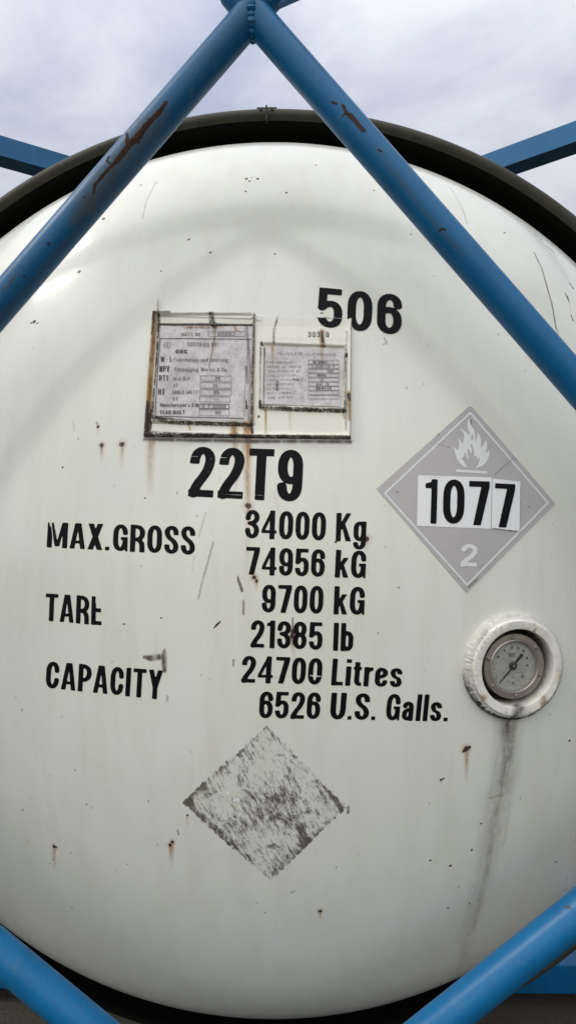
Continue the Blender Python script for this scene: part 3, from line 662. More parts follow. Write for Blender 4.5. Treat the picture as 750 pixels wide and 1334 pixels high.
# it is a piece of the tank end: writing goes in as its own printed mesh
def zc(p, ox, oy, s): return [(ox+x/s, oy+y/s) for x, y in p]
flame = zc([(330, 855), (250, 835), (190, 785), (150, 720), (130, 650), (115, 600), (90, 562), (140, 585), (170, 610), (178, 570), (188, 510), (175, 470), (160, 445), (200, 470), (230, 520), (250, 470), (255, 400), (245, 365),
            (215, 330), (200, 300), (250, 335), (290, 360), (318, 400), (330, 370), (310, 320), (298, 260), (305, 200), (330, 160), (335, 210), (355, 270), (390, 320), (405, 370), (412, 420), (402, 490), (425, 460),
            (440, 410), (435, 360), (465, 390), (485, 440), (490, 510), (480, 575), (510, 550), (540, 510), (553, 465), (572, 500), (575, 560), (560, 620), (548, 660), (580, 630), (598, 595), (608, 650), (590, 720),
            (560, 780), (510, 825), (450, 850), (405, 857), (440, 820), (465, 760), (470, 700), (445, 720), (425, 745), (430, 690), (405, 680), (385, 700), (395, 640), (385, 590), (370, 545), (345, 510), (345, 545),
            (358, 580), (362, 620), (355, 655), (335, 640), (325, 600), (300, 600), (300, 650), (322, 745), (300, 720), (275, 660), (255, 635), (255, 690), (235, 715), (205, 705), (240, 750), (265, 790), (290, 830)], 580, 530, 10.714)
fhole = zc([(365, 380), (380, 400), (383, 450), (370, 470), (352, 455), (355, 405)], 580, 530, 10.714)
decal2 = MB()
decal_field(decal2, lambda X, Y: np.maximum(sd_poly(X, Y, flame), -sd_poly(X, Y, fhole)), (587, 544, 638, 611), 0.55, 0.0012, 0)
decal_field(decal2, lambda X, Y: sd_poly(X, Y, [(593, 611.6), (633.5, 614.2), (633.5, 617.2), (593, 615)]), (591, 610, 636, 619), 0.5, 0.0012, 0)
decal2.build('flame_symbol', [MAT['placard_white']], head, label='white flame symbol over a bar')
decal3 = MB(); decal_text(decal3, '2', ((600.3, 708.2), (621.6, 709.4), (619.8, 738.2), (598.6, 737.2)), 0.0012, 0, 0.03, sw=0.21, hw=0.17, W=0.70)
decal3.build('class_number', [MAT['placard_white']], head, label='white class number 2')
d4 = MB()
decal_field(d4, lambda X, Y: sd_poly(X, Y, [(543.9, 619.4), (641, 622), (639.5, 689), (542.4, 685)]), (540, 616, 643, 692), 1.5, 0.0012, 0)
decal_field(d4, lambda X, Y: sd_poly(X, Y, [(640.6, 623.5), (676.6, 627.6), (675.4, 691.8), (638.6, 688.4)]), (636, 620, 680, 694), 1.0, 0.0016, 0)
decal_text(d4, '1', ((553.8, 624.4), (569.2, 624.6), (567.6, 682.3), (552.0, 681.8)), 0.0018, 1, 0.018, sw=0.150, hw=0.13, W=0.265)
decal_text(d4, '0', ((577.0, 624.6), (604.6, 625.0), (603.2, 682.6), (575.6, 682.0)), 0.0018, 1, 0.018, sw=0.165, hw=0.135, W=0.48)
decal_text(d4, '7', ((610.2, 626.6), (636.8, 627.4), (635.2, 684.6), (608.8, 684.0)), 0.0018, 1, 0.018, sw=0.165, hw=0.13, W=0.46)
decal_text(d4, '7', ((643.6, 629.8), (669.8, 631.0), (668.0, 687.6), (641.8, 686.8)), 0.0022, 1, 0.018, sw=0.165, hw=0.115, W=0.46)
d4.build('number_panel', [MAT['panel_white'], MAT['ink']], head, label='white strip reading 1077 in black')

tf = MB()
for p in ([(296, 1030), (300, 1033), (298, 1037), (295, 1034)], [(308, 1037), (313, 1041), (311, 1046), (308, 1042)], [(311, 1047), (314, 1050), (316, 1056), (312, 1052)], [(303, 1041), (307, 1040), (309, 1043), (305, 1044)]):
    decal_field(tf, lambda X, Y: sd_poly(X, Y, p), (290, 1026, 320, 1060), 0.5, 0.0015, 0)
tf.build('torn_film', [MAT['panel_white']], head, label='small white scraps of torn sticker film')

# ------------------------------------------------------------------ name plate mount
def bil(q, u, v):
    TL, TR, BR, BL = [np.array(p, float) for p in q]; u = u[..., None]; v = v[..., None]
    return (TL*(1-u)+TR*u)*(1-v)+(BL*(1-u)+BR*u)*v
def relief(name, q, hfn, mat, nu, nv, base, parent, markfn=None, label=None, mb=None):
    u, v = np.meshgrid(np.linspace(0, 1, nu), np.linspace(0, 1, nv), indexing='ij')
    P = bil(q, u, v).reshape(-1, 2); h = hfn(P[:, 0], P[:, 1], u.ravel(), v.ravel())
    V = onsurf(P, base+h); F = gridfaces(nu, nv)[:, ::-1]
    # skirt down to the paint
    loop = [i*nv for i in range(nu)]+[(nu-1)*nv+j for j in range(1, nv)]+[i*nv+nv-1 for i in range(nu-2, -1, -1)]+[j for j in range(nv-2, 0, -1)]
    k = len(V); V2 = onsurf(P[loop], base-0.004 if base > 0.004 else -0.002); n = len(loop)
    S = np.array([(loop[i], loop[(i+1) % n], k+(i+1) % n, k+i) for i in range(n)])
    V = np.vstack([V, V2]); F = np.vstack([F, S])
    PP = np.vstack([P, P[loop]])
    Mk = blank(V)
    if markfn: markfn(Mk, V, PP)
    if mb is not None: mb.add(V, F.tolist(), 0); return Mk
    return mkobj(name, V, F, mat, parent, smooth=False, marks=Mk, label=label)
def pxs(Mk, PP, pts, wd, ch, val, soft=0.6, fade=None):     # wear and painted shading strokes on the mount, in measured units
    P3 = np.column_stack([PP, np.zeros(len(PP))]); pts3 = np.column_stack([np.array(pts, float), np.zeros(len(pts))])
    put(Mk, P3, pts3, wd, ch, val, soft, fade)
BQ = [(199.0, 406.5), (458.0, 414.5), (456.5, 572.5), (187.5, 569.5)]
RQ1 = [(208.5, 412), (330.5, 411.5), (327.5, 552.5), (199.5, 549.0)]
RQ2 = [(342.5, 448.5), (449.5, 452.5), (447.5, 534.5), (341.0, 531.5)]
PQ1 = [(209.5, 426.0), (329.0, 427.0), (326.0, 550.0), (201.0, 547.0)]
PQ2 = [(345.8, 452.5), (446.8, 455.5), (445.0, 531.0), (344.2, 527.5)]
def bracket_h(x, y, u, v):
    q = sd_poly(x, y, BQ); e = -q
    h = 0.0052*np.clip(e/2.2, 0, 1)**0.6
    # rolled right edge and bottom ledge
    h += 0.0060*np.exp(-((e-3.0)/2.4)**2)*((u > 0.5) & (v > 0.08) | (v > 0.9) | (u < 0.1))
    h -= 0.0022*((e > 6) & (v > 0.05))
    for Q, wdt in ((RQ1, 2.8), (RQ2, 3.0)):
        s = sd_poly(x, y, Q); h = h+0.0060*np.clip(1-np.abs(s-0.3)/wdt, 0, 1)**0.6
    h = h+0.0040*np.clip(1-np.abs(y-418)/8, 0, 1)**0.3*(x > 209)*(x < 330)
    # the two upper corners lie flush and are painted over
    h += 0.00025*np.sin(x*1.9)*np.sin(y*1.3)
    flat = np.clip((x-333)/10, 0, 1)*np.clip((441-y)/16, 0, 1)*np.clip((452-x)/9+np.clip((440-y)/6, 0, 1), 0, 1)
    return np.maximum(h*(1-0.985*flat), 0.0001)
def bracket_m(Mk, V, PP):
    # rotted left edge
    pxs(Mk, PP, [(203.5, 404), (201, 450), (197, 500), (193, 545), (191, 570)], [7, 6, 6, 8, 9], 1, 1.0, 0.9)
    pxs(Mk, PP, [(197, 407), (194, 470), (187, 568)], 1.2, 2, 0.8, 0.8)
    pxs(Mk, PP, [(203, 409), (200, 440)], [2.2, 1.5], 0, 0.75, 0.9); pxs(Mk, PP, [(194.5, 525), (192, 560)], [3.5, 4.5], 0, 0.8, 1.0)
    pxs(Mk, PP, [(450.8, 432), (450.4, 500), (449.8, 560)], [1.2, 1.5, 1.5], 2, 0.55, 0.8)  # shading beside the rolled right edge, painted in as a thin dark line
    pxs(Mk, PP, [(209, 408), (207.5, 430), (205.5, 470), (202.5, 510), (199.5, 545)], [3.0, 2.4, 1.2, 1.2, 2.2], 2, 1.0, 0.6)
    pxs(Mk, PP, [(203, 408), (200, 420)], 2.8, 0, 0.9); pxs(Mk, PP, [(198, 535), (196, 556), (193, 568)], [3.5, 5, 4], 0, 0.85, 0.9)
    pxs(Mk, PP, [(204, 408), (260, 408.5), (331, 411)], 1.5, 2, 1.0, 0.5); pxs(Mk, PP, [(207, 425), (270, 424.5), (331, 426)], 1.8, 2, 1.0, 0.5)
    pxs(Mk, PP, [(331.5, 411), (330.5, 450), (329, 500), (328, 552)], [1.4, 1.8, 2.4, 2.6], 2, 0.95, 0.6)
    pxs(Mk, PP, [(331, 430), (330, 480), (329, 550)], [3, 5, 6], 1, 0.55, 1.0)
    pxs(Mk, PP, [(196, 547), (230, 551), (280, 553), (328, 554)], [3.5, 4.2, 4.0, 4.4], 2, 1.0, 0.7)
    pxs(Mk, PP, [(190, 566), (240, 568), (330, 571), (456, 572)], [6.0, 4.6, 4.4, 4.0], 2, 1.0, 0.75)
    pxs(Mk, PP, [(305, 553), (306, 572)], 9, 1, 1.0, 1.0); pxs(Mk, PP, [(322, 550), (324, 572)], 10, 1, 1.0, 0.9); pxs(Mk, PP, [(327, 552), (329, 566)], 2.8, 0, 0.85)
    pxs(Mk, PP, [(247, 552), (248, 560)], 3, 1, 0.7, 1.0)
    pxs(Mk, PP, [(340, 447), (339, 490), (338.5, 532)], [1.8, 1.0, 1.8], 2, 0.7, 0.6); pxs(Mk, PP, [(341, 449), (342, 453)], 2.4, 0, 0.8, 0.8); pxs(Mk, PP, [(345, 455), (344, 528)], 1.0, 2, 0.7, 0.6); pxs(Mk, PP, [(341, 446.5), (385, 448.4), (448, 450.4)], 0.9, 2, 0.55, 0.6); pxs(Mk, PP, [(345, 453.5), (446, 456.5)], 1.0, 2, 0.8, 0.6)
    pxs(Mk, PP, [(340, 531), (380, 534), (447, 536)], [3.6, 3.8, 4.0], 2, 1.0, 0.6); pxs(Mk, PP, [(449, 452), (447.5, 534)], 1.3, 2, 0.95, 0.6)
    pxs(Mk, PP, [(339, 524), (339, 532)], 3.4, 0, 0.9, 0.9); pxs(Mk, PP, [(346, 536), (346.5, 566)], [3.0, 2.5], 1, 0.85, 1.0, (1.0, 0.5)); pxs(Mk, PP, [(377, 536), (378, 560)], 3, 1, 0.5, 1.0, (1, 0.2))
    pxs(Mk, PP, [(446, 534), (448, 545)], 3, 1, 0.7, 1.0); pxs(Mk, PP, [(450.5, 464), (450.5, 467)], 2.2, 0, 1.0, 0.6); pxs(Mk, PP, [(337, 543), (337, 544)], 2.0, 0, 1.0, 0.6)
    pxs(Mk, PP, [(453, 516), (454, 524)], [4.5, 3.5], 0, 0.8, 0.9); pxs(Mk, PP, [(453, 514), (455, 548)], 5, 1, 0.9, 1.0)
    pxs(Mk, PP, [(419, 434), (420, 446)], [3.4, 4.5], 0, 0.85, 0.9); pxs(Mk, PP, [(419, 433), (420.5, 470)], 6, 1, 0.95, 0.9)
    pxs(Mk, PP, [(354, 408.5), (362, 408.0)], 2.2, 2, 1.0, 0.6); pxs(Mk, PP, [(362, 409), (360, 420), (356, 430), (357, 450)], [2.0, 2.0, 1.8, 1.8], 2, 0.7, 0.9); pxs(Mk, PP, [(359, 420), (356, 448)], 2.6, 1, 0.7, 1.0)
    pxs(Mk, PP, [(457, 420), (456.8, 480), (456, 570)], 1.2, 2, 0.75, 0.8); pxs(Mk, PP, [(412, 414), (446, 415)], 1.3, 2, 0.7, 0.7)  # first stroke paints in the outer shading line of the rolled edge
    pxs(Mk, PP, [(276, 410), (277, 424)], [4, 5.5], 2, 1.0, 0.6)
mount = relief('nameplate_mount', BQ, bracket_h, MAT['mount'], 300, 190, 0.0, root, bracket_m, 'white painted plate mount with rusty left edge and mouldy lower ledge')
pin = MB(); 
a, b_ = onsurf([(206.8, 392)], 0.004)[0], onsurf([(205.0, 436)], 0.006)[0]; tube(pin, a, b_, 0.0011, 8)
pin.build('retaining_wire', [MAT['rusty_steel']], mount)

def plate(q, label, holes, markfn, textfn):
    mb = MB()
    Mk = relief('x', q, lambda x, y, u, v: 0.0006*np.sin(x*0.11+y*0.07), None, 150, 150, 0.0052, None, markfn, mb=mb)
    textfn(mb)
    def mk(V):
        out = blank(V); out[:len(Mk)] = Mk; return out
    return mb.build('data_plate', [MAT['plate'], MAT['faint'], MAT['printed']], mount, marks=mk, label=label)
TOFF = 0.0063
def tx(mb, s, x0, y0, x1, y1, mi=1, sl=0.01, **kw):
    k = dict(step=0.07, sw=0.15, hw=0.12, gap=0.13); k.update(kw)
    parts = s.split(' ')
    tot = sum(text_width(p, k['gap'], k['sw'], k['hw']) for p in parts)+0.45*(len(parts)-1); x = x0; sc = (x1-x0)/tot
    for p in parts:
        wd = text_width(p, k['gap'], k['sw'], k['hw'])*sc; dy = (x-x0)*sl
        decal_text(mb, p, ((x, y0+dy), (x+wd, y0+dy+wd*sl), (x+wd, y1+dy+wd*sl), (x, y1+dy)), TOFF, mi, **k); x += wd+0.45*sc
def ln(mb, pts, wd=0.3, mi=1, step=0.45):
    P = np.array(pts, float)
    for k in range(len(P)-1):
        a, b = P[k], P[k+1]; d = (b-a)/np.linalg.norm(b-a); n = np.array([-d[1], d[0]])*wd; m = max(2, int(np.linalg.norm(b-a)/8)+2)
        s = np.linspace(0, 1, m)[:, None]; Lp = a+(b-a)*s
        V = onsurf(np.vstack([Lp-n, Lp+n]), TOFF+0.0001+0.00002*k); mb.add(V, [(i, i+1, m+i+1, m+i) for i in range(m-1)], mi)
def bx(mb, x0, y0, x1, y1, wd=0.28, mi=1): ln(mb, [(x0, y0), (x1, y0+0.3), (x1, y1+0.3), (x0, y1), (x0, y0)], wd, mi)
def scribble(mb, x0, x1, y, h, mi=1, dens=0.8):
    x = x0
    while x < x1:
        wl = rng.uniform(1.2, 2.0)
        if rng.random() < dens:
            k = rng.integers(0, 3)
            if k == 0: ln(mb, [(x, y), (x+0.1, y+h)], 0.22, mi)
            elif k == 1: ln(mb, [(x, y+h), (x+wl*0.6, y+h*0.9)], 0.22, mi); ln(mb, [(x+0.1, y), (x+0.1, y+h)], 0.2, mi)
            else: ln(mb, [(x, y+h*0.3), (x+wl*0.7, y+h*0.3)], 0.22, mi); ln(mb, [(x+wl*0.4, y), (x+wl*0.4, y+h)], 0.2, mi)
        x += wl
def text1(mb):
    scribble(mb, 244, 284, 427.5, 3, 2, 0.7)
    tx(mb, "MAT'L NO", 237.5, 435.2, 261.5, 439.8); bx(mb, 272, 433.8, 319.5, 440.2); tx(mb, '00892', 284, 434.6, 307, 439.6)
    ln(mb, [(210, 443), (328, 444)], 0.4, 2); ln(mb, [(210, 443), (207, 480), (203.6, 543.5), (318, 546.5)], 0.4, 2); ln(mb, [(324, 446), (320, 500), (318, 545)], 0.25)
    bx(mb, 215, 447.6, 223, 454.4); tx(mb, 'C', 217.5, 449, 220.5, 453)
    tx(mb, 'CERTIFIED BY:', 245, 448, 285, 453); tx(mb, 'OHC', 230, 457.4, 245, 462.4, 2, sw=0.2)
    tx(mb, 'W - L', 210.6, 466.2, 225.2, 473.2, 2, sw=0.19); tx(mb, 'Fabrication and Jointing', 228, 467.6, 297, 472.6, 1)
    tx(mb, 'NPV', 209.4, 478.4, 222, 486.2, 2, sw=0.19); tx(mb, 'Vereniging Works & Co', 228, 480.2, 296, 485.2, 1)
    tx(mb, 'RT1', 208.8, 490.4, 220, 498, 2, sw=0.18); tx(mb, 'M.A.W.P.', 227, 492.4, 250, 497); bx(mb, 262.4, 491.2, 302, 498); tx(mb, '28', 281, 492.4, 287.5, 497.2)
    tx(mb, 'AT', 227, 500.8, 233, 505); bx(mb, 262, 500.0, 302, 507); tx(mb, '10', 278, 501.6, 284, 506)
    tx(mb, 'HT', 207.6, 508, 216, 515.8, 2, sw=0.18); tx(mb, 'MIN.D METT', 226, 509.8, 259, 514.4); bx(mb, 261.6, 508.8, 301.5, 516.4); tx(mb, '65', 279, 510, 286, 515)
    tx(mb, 'ST', 226, 518.6, 233, 522.8); bx(mb, 261.2, 518.2, 300, 525); scribble(mb, 279, 286, 520, 3)
    tx(mb, "Manufacturer's S/N", 210, 526.4, 259, 531.2, 2); bx(mb, 260.6, 527.8, 299, 533.6, 0.35, 2); tx(mb, '2 7 0309', 264, 528.2, 295, 532.9)
    tx(mb, 'YEAR BUILT', 209.6, 535.8, 242, 540.6, 2); bx(mb, 260.2, 535, 299, 542.8); tx(mb, '96', 281, 536.6, 288, 541.2)
    ln(mb, [(283, 412), (281, 440), (273, 480)], 0.3, 2)
    ln(mb, [(208, 424.5), (330, 425.5)], 0.8, 2)
def marks1(Mk, V, PP):
    pxs(Mk, PP, [(277, 410), (279, 424)], [5, 6], 2, 1.0, 0.5); pxs(Mk, PP, [(240, 428), (290, 428)], 3, 1, 0.55, 1.0); pxs(Mk, PP, [(279, 424), (280, 470)], [4, 2], 1, 0.6, 1.0, (1, 0.3))
    pxs(Mk, PP, [(306, 428), (308, 432)], 2.5, 1, 0.6); pxs(Mk, PP, [(320, 410), (328, 500), (326, 550)], [2, 5, 6], 2, 0.55, 1.0); pxs(Mk, PP, [(321, 480), (323, 500)], 4, 2, 0.7, 1.0)
    pxs(Mk, PP, [(199, 545), (215, 547), (240, 549)], [5, 3, 2], 2, 0.95, 0.8); pxs(Mk, PP, [(196, 549), (328, 552)], 2.0, 2, 1.0, 0.8); pxs(Mk, PP, [(321, 523), (321.5, 533)], [0.8, 1.8], 2, 1.0, 0.5)
    pxs(Mk, PP, [(210, 412), (204, 480), (199, 545)], 3, 2, 0.5, 1.0)
def text2(mb):
    scribble(mb, 359, 394, 460.4, 3.4, 1, 0.85); scribble(mb, 397, 438, 461.6, 3.4, 1, 0.85)
    ys = [471.0+i*5.65 for i in range(10)]
    for i, y in enumerate(ys[:9]): scribble(mb, 347+rng.uniform(0, 2), 347+rng.uniform(26, 47), y+1.2, 3.0, 1, 0.8)
    for i in range(9): bx(mb, 401.5, ys[i], 440.5, ys[i]+4.9, 0.24)
    for i, (s, a, b) in enumerate((('W-2007', 407, 426), ('U-DUPLEX-T', 405, 435), ('1000', 425, 434), ('BOSAL', 413, 425), ('20', 416, 421), ('12 5', 411, 428), ('30-01-03', 411, 431))):
        tx(mb, s, a, ys[i]+0.9, b, ys[i]+4.3, 2 if i in (0, 3, 6) else 1)
def marks2(Mk, V, PP):
    pxs(Mk, PP, [(419, 452), (419, 485)], [4, 2], 1, 0.75, 1.0, (1, 0.2)); pxs(Mk, PP, [(355, 452), (356, 480)], [4, 2], 1, 0.65, 1.0, (1, 0.2)); pxs(Mk, PP, [(361, 498), (361, 510)], 2.2, 2, 0.9, 1.0)
    pxs(Mk, PP, [(342, 529), (400, 532), (447, 534)], 2, 2, 0.8, 1.0); pxs(Mk, PP, [(412, 502), (413, 506)], 1.5, 2, 0.9, 1.0); pxs(Mk, PP, [(382, 496), (388, 497)], 2.5, 2, 0.5, 1.0)
plate(PQ1, 'large weathered data plate with worn print', None, marks1, text1)
plate(PQ2, 'small data plate of ten printed rows', None, marks2, text2)
st = MB()
for s, a, b in (('3', 401, 405), ('0', 406.6, 410.6), ('3', 412.2, 416.2), ('9', 424, 428)):
    decal_text(st, s, ((a, 433), (b, 433.4), (b, 440.6), (a, 440.2)), 0.0037, 0, 0.05, sw=0.13, hw=0.10)
st.build('stamped_number', [MAT['printed']], mount, label='small stamped serial digits')

# ------------------------------------------------------------------ gauge
def gframe(h): return (GP+GN*h, GX, GZ, GN)
def lump(amp):
    ph = rng.uniform(0, 6.28, 24); am = rng.uniform(0.3, 1, 24)
    def f(r, h, th):
        n = sum(am[k]*np.sin((k*4+5)*th+ph[k]+k*0.7*h/0.004) for k in range(24))/6
        left = 0.35+0.65*np.clip(0.5-0.5*np.cos(th-R(20)), 0, 1)
        m = ((r > R_OUT*0.93))
        return r+amp*n*m*left, h+0.7*amp*n*m*left
    return f
H0 = 0.020
prof = [(R_OUT+0.0045, -0.016), (R_OUT+0.006, -0.004), (R_OUT+0.0058, 0.003), (R_OUT+0.0045, 0.009), (R_OUT+0.001, 0.0125), (R_OUT-0.002, 0.0140), (R_OUT-0.0045, 0.0142), (R_OUT-0.005, H0-0.0035), (R_OUT-0.0053, H0-0.001), (R_OUT-0.0065, H0), (R_OPEN+0.003, H0), (R_OPEN+0.0008, H0-0.0008), (R_OPEN, H0-0.003),
        (R_OPEN-0.001, 0.0), (R_OPEN-0.003, -0.03), (R_OPEN-0.004, -0.045)]
V, F = lathe(prof, 240, gframe(0), lump(0.0013))
# backplate of the cup
n0 = len(V); V = np.vstack([V, (GP-GN*0.045)[None]]); fl = F.tolist()+[[15*240+k, n0, 15*240+(k+1) % 240] for k in range(240)]
Mk = blank(V)
def gl(x, y): return GP+GX*x+GZ*y+GN*H0
ang = np.degrees(np.arctan2((V-GP)@GZ, (V-GP)@GX)); rr = np.hypot((V-GP)@GX, (V-GP)@GZ); hh = (V-GP)@GN
low = np.clip(-(ang+0)/60, 0, 1)*np.clip((ang+180)/30, 0, 1)
Mk[:, 2] = np.where((rr > R_OUT+0.0005) & (hh < 0.013), 0.25+0.65*low, 0)
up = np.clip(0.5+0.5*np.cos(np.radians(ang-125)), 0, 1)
Mk[:, 2] = np.maximum(Mk[:, 2], np.where((rr < R_OPEN+0.0001) & (hh < H0-0.002), np.clip((H0-0.002-hh)/(0.045-0.038*up), 0, 1)*0.95, 0))  # cup shade painted in with a little grime, heavier upper left and deeper
wl = (rr > R_OUT-0.006) & (np.abs(ang) > 130); Mk[:, 2] = np.maximum(Mk[:, 2], wl*0.22)
for (x, y, r, ch) in ((-0.069, -0.042, 0.0045, 0), (0.053, -0.058, 0.0075, 0), (0.088, -0.018, 0.0055, 0), (0.089, -0.010, 0.005, 0), (0.012, 0.078, 0.0018, 2), (0.030, 0.079, 0.0025, 0)):
    put(Mk, V, [gl(x, y)], r, ch, 1.0, 0.8)
    if ch == 0: put(Mk, V, [gl(x, y), gl(x, y-0.012)], r*1.7, 1, 0.8, 1.0)
put(Mk, V, [gl(0.006, -0.060), gl(0.003, -0.075), gl(-0.002, -0.084), gl(-0.005, -0.1)], [0.018, 0.018, 0.016, 0.016], 2, 0.95, 1.0)
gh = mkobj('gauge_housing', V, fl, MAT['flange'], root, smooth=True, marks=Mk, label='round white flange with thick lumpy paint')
HB = 0.006                                   # bezel front
V, F = lathe([(0.050, -0.045), (0.050, HB-0.014), (0.0590, HB-0.013), (0.0602, HB-0.0115), (0.0602, HB-0.002), (0.0593, HB), (0.0508, HB+0.0006), (0.0500, HB+0.002), (0.0485, HB+0.0032), (0.0468, HB+0.003), (0.0460, HB+0.0015), (0.0455, HB-0.006)], 128, gframe(0))
gauge = mkobj('gauge_bezel', V, F, MAT['steel'], gh, smooth=True)
V, F = lathe([(0.0457, HB-0.005), (0.03, HB-0.005), (0.0001, HB-0.005)], 96, gframe(0)); dm = MB(); dm.add(V, F.tolist(), 0)
def dpt(zx, zy, h): # dial spot from the enlarged view (centre 372,352; radius 212 across, 232 down)
    return GP+GX*((zx-372)/212*0.0445)+GZ*(-(zy-352)/232*0.0445)+GN*h
def dtext(s, zx, zy, hgt, mi=1):
    sc = hgt; tw = text_width(s, 0.1, 0.15, 0.12); xs = np.arange(-0.05, tw+0.05, 0.06); ys = np.arange(-0.05, 1.06, 0.06); X, Y = np.meshgrid(xs, ys)
    V2, F = contour(xs, ys, sd_text(s, 0.1, X, Y, 0.15, 0.12)); c = dpt(zx, zy, HB-0.0046)
    dm.add(c+((V2[:, :1]-tw/2)*sc)*GX+((V2[:, 1:]-0.5)*sc)*GZ, F, mi)
for s, zx, zy in (('0', 218, 465), ('5', 195, 378), ('10', 232, 262), ('15', 292, 205), ('20', 360, 178), ('25', 418, 188), ('30', 470, 215), ('35', 508, 285), ('40', 512, 357), ('45', 465, 460), ('50', 378, 522), ('psi', 295, 515)):
    if s == 'psi': continue
    dtext(s, zx, zy, 0.0046)
def dline(z0, z1, w0, w1, h, mi=1, mb=None):
    a, b = dpt(*z0, h), dpt(*z1, h); d = b-a; d /= np.linalg.norm(d); n = np.cross(GN, d)
    (mb or dm).add([a-n*w0, a+n*w0, b+n*w1, b-n*w1], [(0, 1, 2, 3)], mi)
for k in range(51):
    th = R(222-k*5.2); c, s = math.cos(th), math.sin(th); r0, r1 = 0.985, 0.93 if k % 5 == 0 else 0.955
    dline((372+212*r0*c, 352-232*r0*s), (372+212*r1*c, 352-232*r1*s), 0.0003, 0.0003, HB-0.0046)
for k in range(4): dline((325+k*2, 232+k*11), (395-k*4, 236+k*11), 0.0004, 0.0004, HB-0.0046)
for k in range(70):
    x, y = 400+rng.normal(0, 55), 420+rng.normal(0, 50); dline((x, y), (x+rng.uniform(3, 9), y+rng.uniform(-5, 5)), 0.0004, 0.0002, HB-0.0045)
dm.build('dial', [MAT['dial'], MAT['dialblack']], gh, label='grey dial with small worn numerals')
nd = MB()
def prism(mb, pts, h0, h1, mi=0):
    P0 = [dpt(x, y, h0) for x, y in pts]; P1 = [dpt(x, y, h1) for x, y in pts]; n = len(pts)
    mb.add(P0+P1, [list(range(n))[::-1], [n+k for k in range(n)]]+[(k, (k+1) % n, n+(k+1) % n, n+k) for k in range(n)], mi)
prism(nd, [(243, 517), (240, 512), (362, 360), (378, 368)], HB-0.0030, HB-0.0024)
prism(nd, [(385, 352), (372, 335), (450, 232), (468, 250)], HB-0.0030, HB-0.0024)
V, F = lathe([(0.0075, HB-0.004), (0.0075, HB-0.0024), (0.006, HB-0.0015), (0.0001, HB-0.0015)], 24, gframe(0)); nd.add(V, F.tolist(), 0)
V, F = lathe([(0.0022, HB-0.002), (0.002, HB-0.0006), (0.0001, HB-0.0003)], 16, gframe(0)); nd.add(V, F.tolist(), 1)
nd.build('needle', [MAT['dialblack'], MAT['steel']], gh)
V, F = lathe([(0.0461, HB+0.0012), (0.02, HB+0.0016), (0.0001, HB+0.0018)], 64, gframe(0)); mkobj('gauge_glass', V, F, MAT['glass'], gh, smooth=True)
for zx, zy, rb in ((340, 85, 0.0042), (573, 168, 0.0042), (130, 272, 0.0042), (603, 440, 0.0030), (155, 535, 0.0040), (385, 622, 0.0036)):
    v = np.array([(zx-365)/212*0.0445, -(zy-352)/232*0.0445]); v = v/np.linalg.norm(v)*0.0540
    fr = (GP+GX*v[0]+GZ*v[1], GX, GZ, GN)
    V, F = lathe([(rb, HB-0.0005), (rb, HB+0.002), (rb*0.7, HB+0.0035), (0.0001, HB+0.0042)], 12, fr); mkobj('bolt', V, F, MAT['rusty_steel'], gh, smooth=True)

# ------------------------------------------------------------------ end ring, shell
AX = (np.array([0, 0, 0.]), np.array([1.0, 0, 0]), np.array([0, 0, 1.0]), np.array([0, 1.0, 0]))
rc, yc, a1, b1 = RO-0.021, YR+0.004, 0.021, 0.024
pr = [(RO-0.012, 0.30), (RO-0.006, 0.06)]
for k in range(17):
    th = R(90-k*12.5); pr.append((rc+a1*math.sin(th), yc-b1*math.cos(th)))
pr += [(rc-a1*0.95, 0.03), (rc-a1*1.0, 0.30)]
V, F = lathe(pr, 360, AX); fi = np.repeat((np.arange(len(pr)-1) >= 13).astype(int), 360)  # inner wall takes the black that paints in the recess shade
mkobj('end_ring', V, F, [MAT['ring'], MAT['dark']], root, fi, smooth=True, label='thick dark olive ring round the tank end')
V, F = lathe([(RO-0.012, 0.26), (0.90, 0.27)], 180, AX); mkobj('recess_shade_sheet', V, F, MAT['dark'], root, label='recess behind the ring, its shade painted black')  # closes the gap behind the ring, with its shade put in as black
SH = 4.9
V, F = lathe([(A_*0.985, -0.02), (A_*0.998, 0.0), (A_*0.998, 0.28)], 180, AX); mkobj('tank_skirt', V, F, MAT['white'], root, smooth=True, marks=blank(V))
pr = [(RO-0.013, 0.25), (RO-0.013, SH)]
V, F = lathe([(RO-0.013, 0.25), (RO-0.013, SH), (RO-0.013, SH+0.1), (0.9, SH+0.35), (0.5, SH+0.5), (0.001, SH+0.55)], 180, AX)
mkobj('tank_shell', V, F, MAT['ring'], root, smooth=True)
# clip joining the ring at the crown
q = onplane([(334.5, 141.5), (360.5, 141.5)], YR)
x0, x1 = q[0][0], q[1][0]; cb = MB()
box(cb, (x0, YR-0.004, RO-0.006), (x1, YR+0.06, RO+0.0055), 0, 0.001)
box(cb, ((x0+x1)/2-0.0022, YR-0.0225, RO-0.040), ((x0+x1)/2+0.0022, YR-0.005, RO-0.003), 0, 0.0006)
for s in (-1, 1):
    V, F = lathe([(0.0045, 0), (0.0045, 0.003), (0.0001, 0.0035)], 12, (np.array([(x0+x1)/2+s*0.014, YR-0.018, RO-0.012]), np.array([1., 0, 0]), np.array([0, 0, 1.]), np.array([0, -1., 0]))); cb.add(V, F.tolist())
cb.build('ring_clip', [MAT['ring']], root)

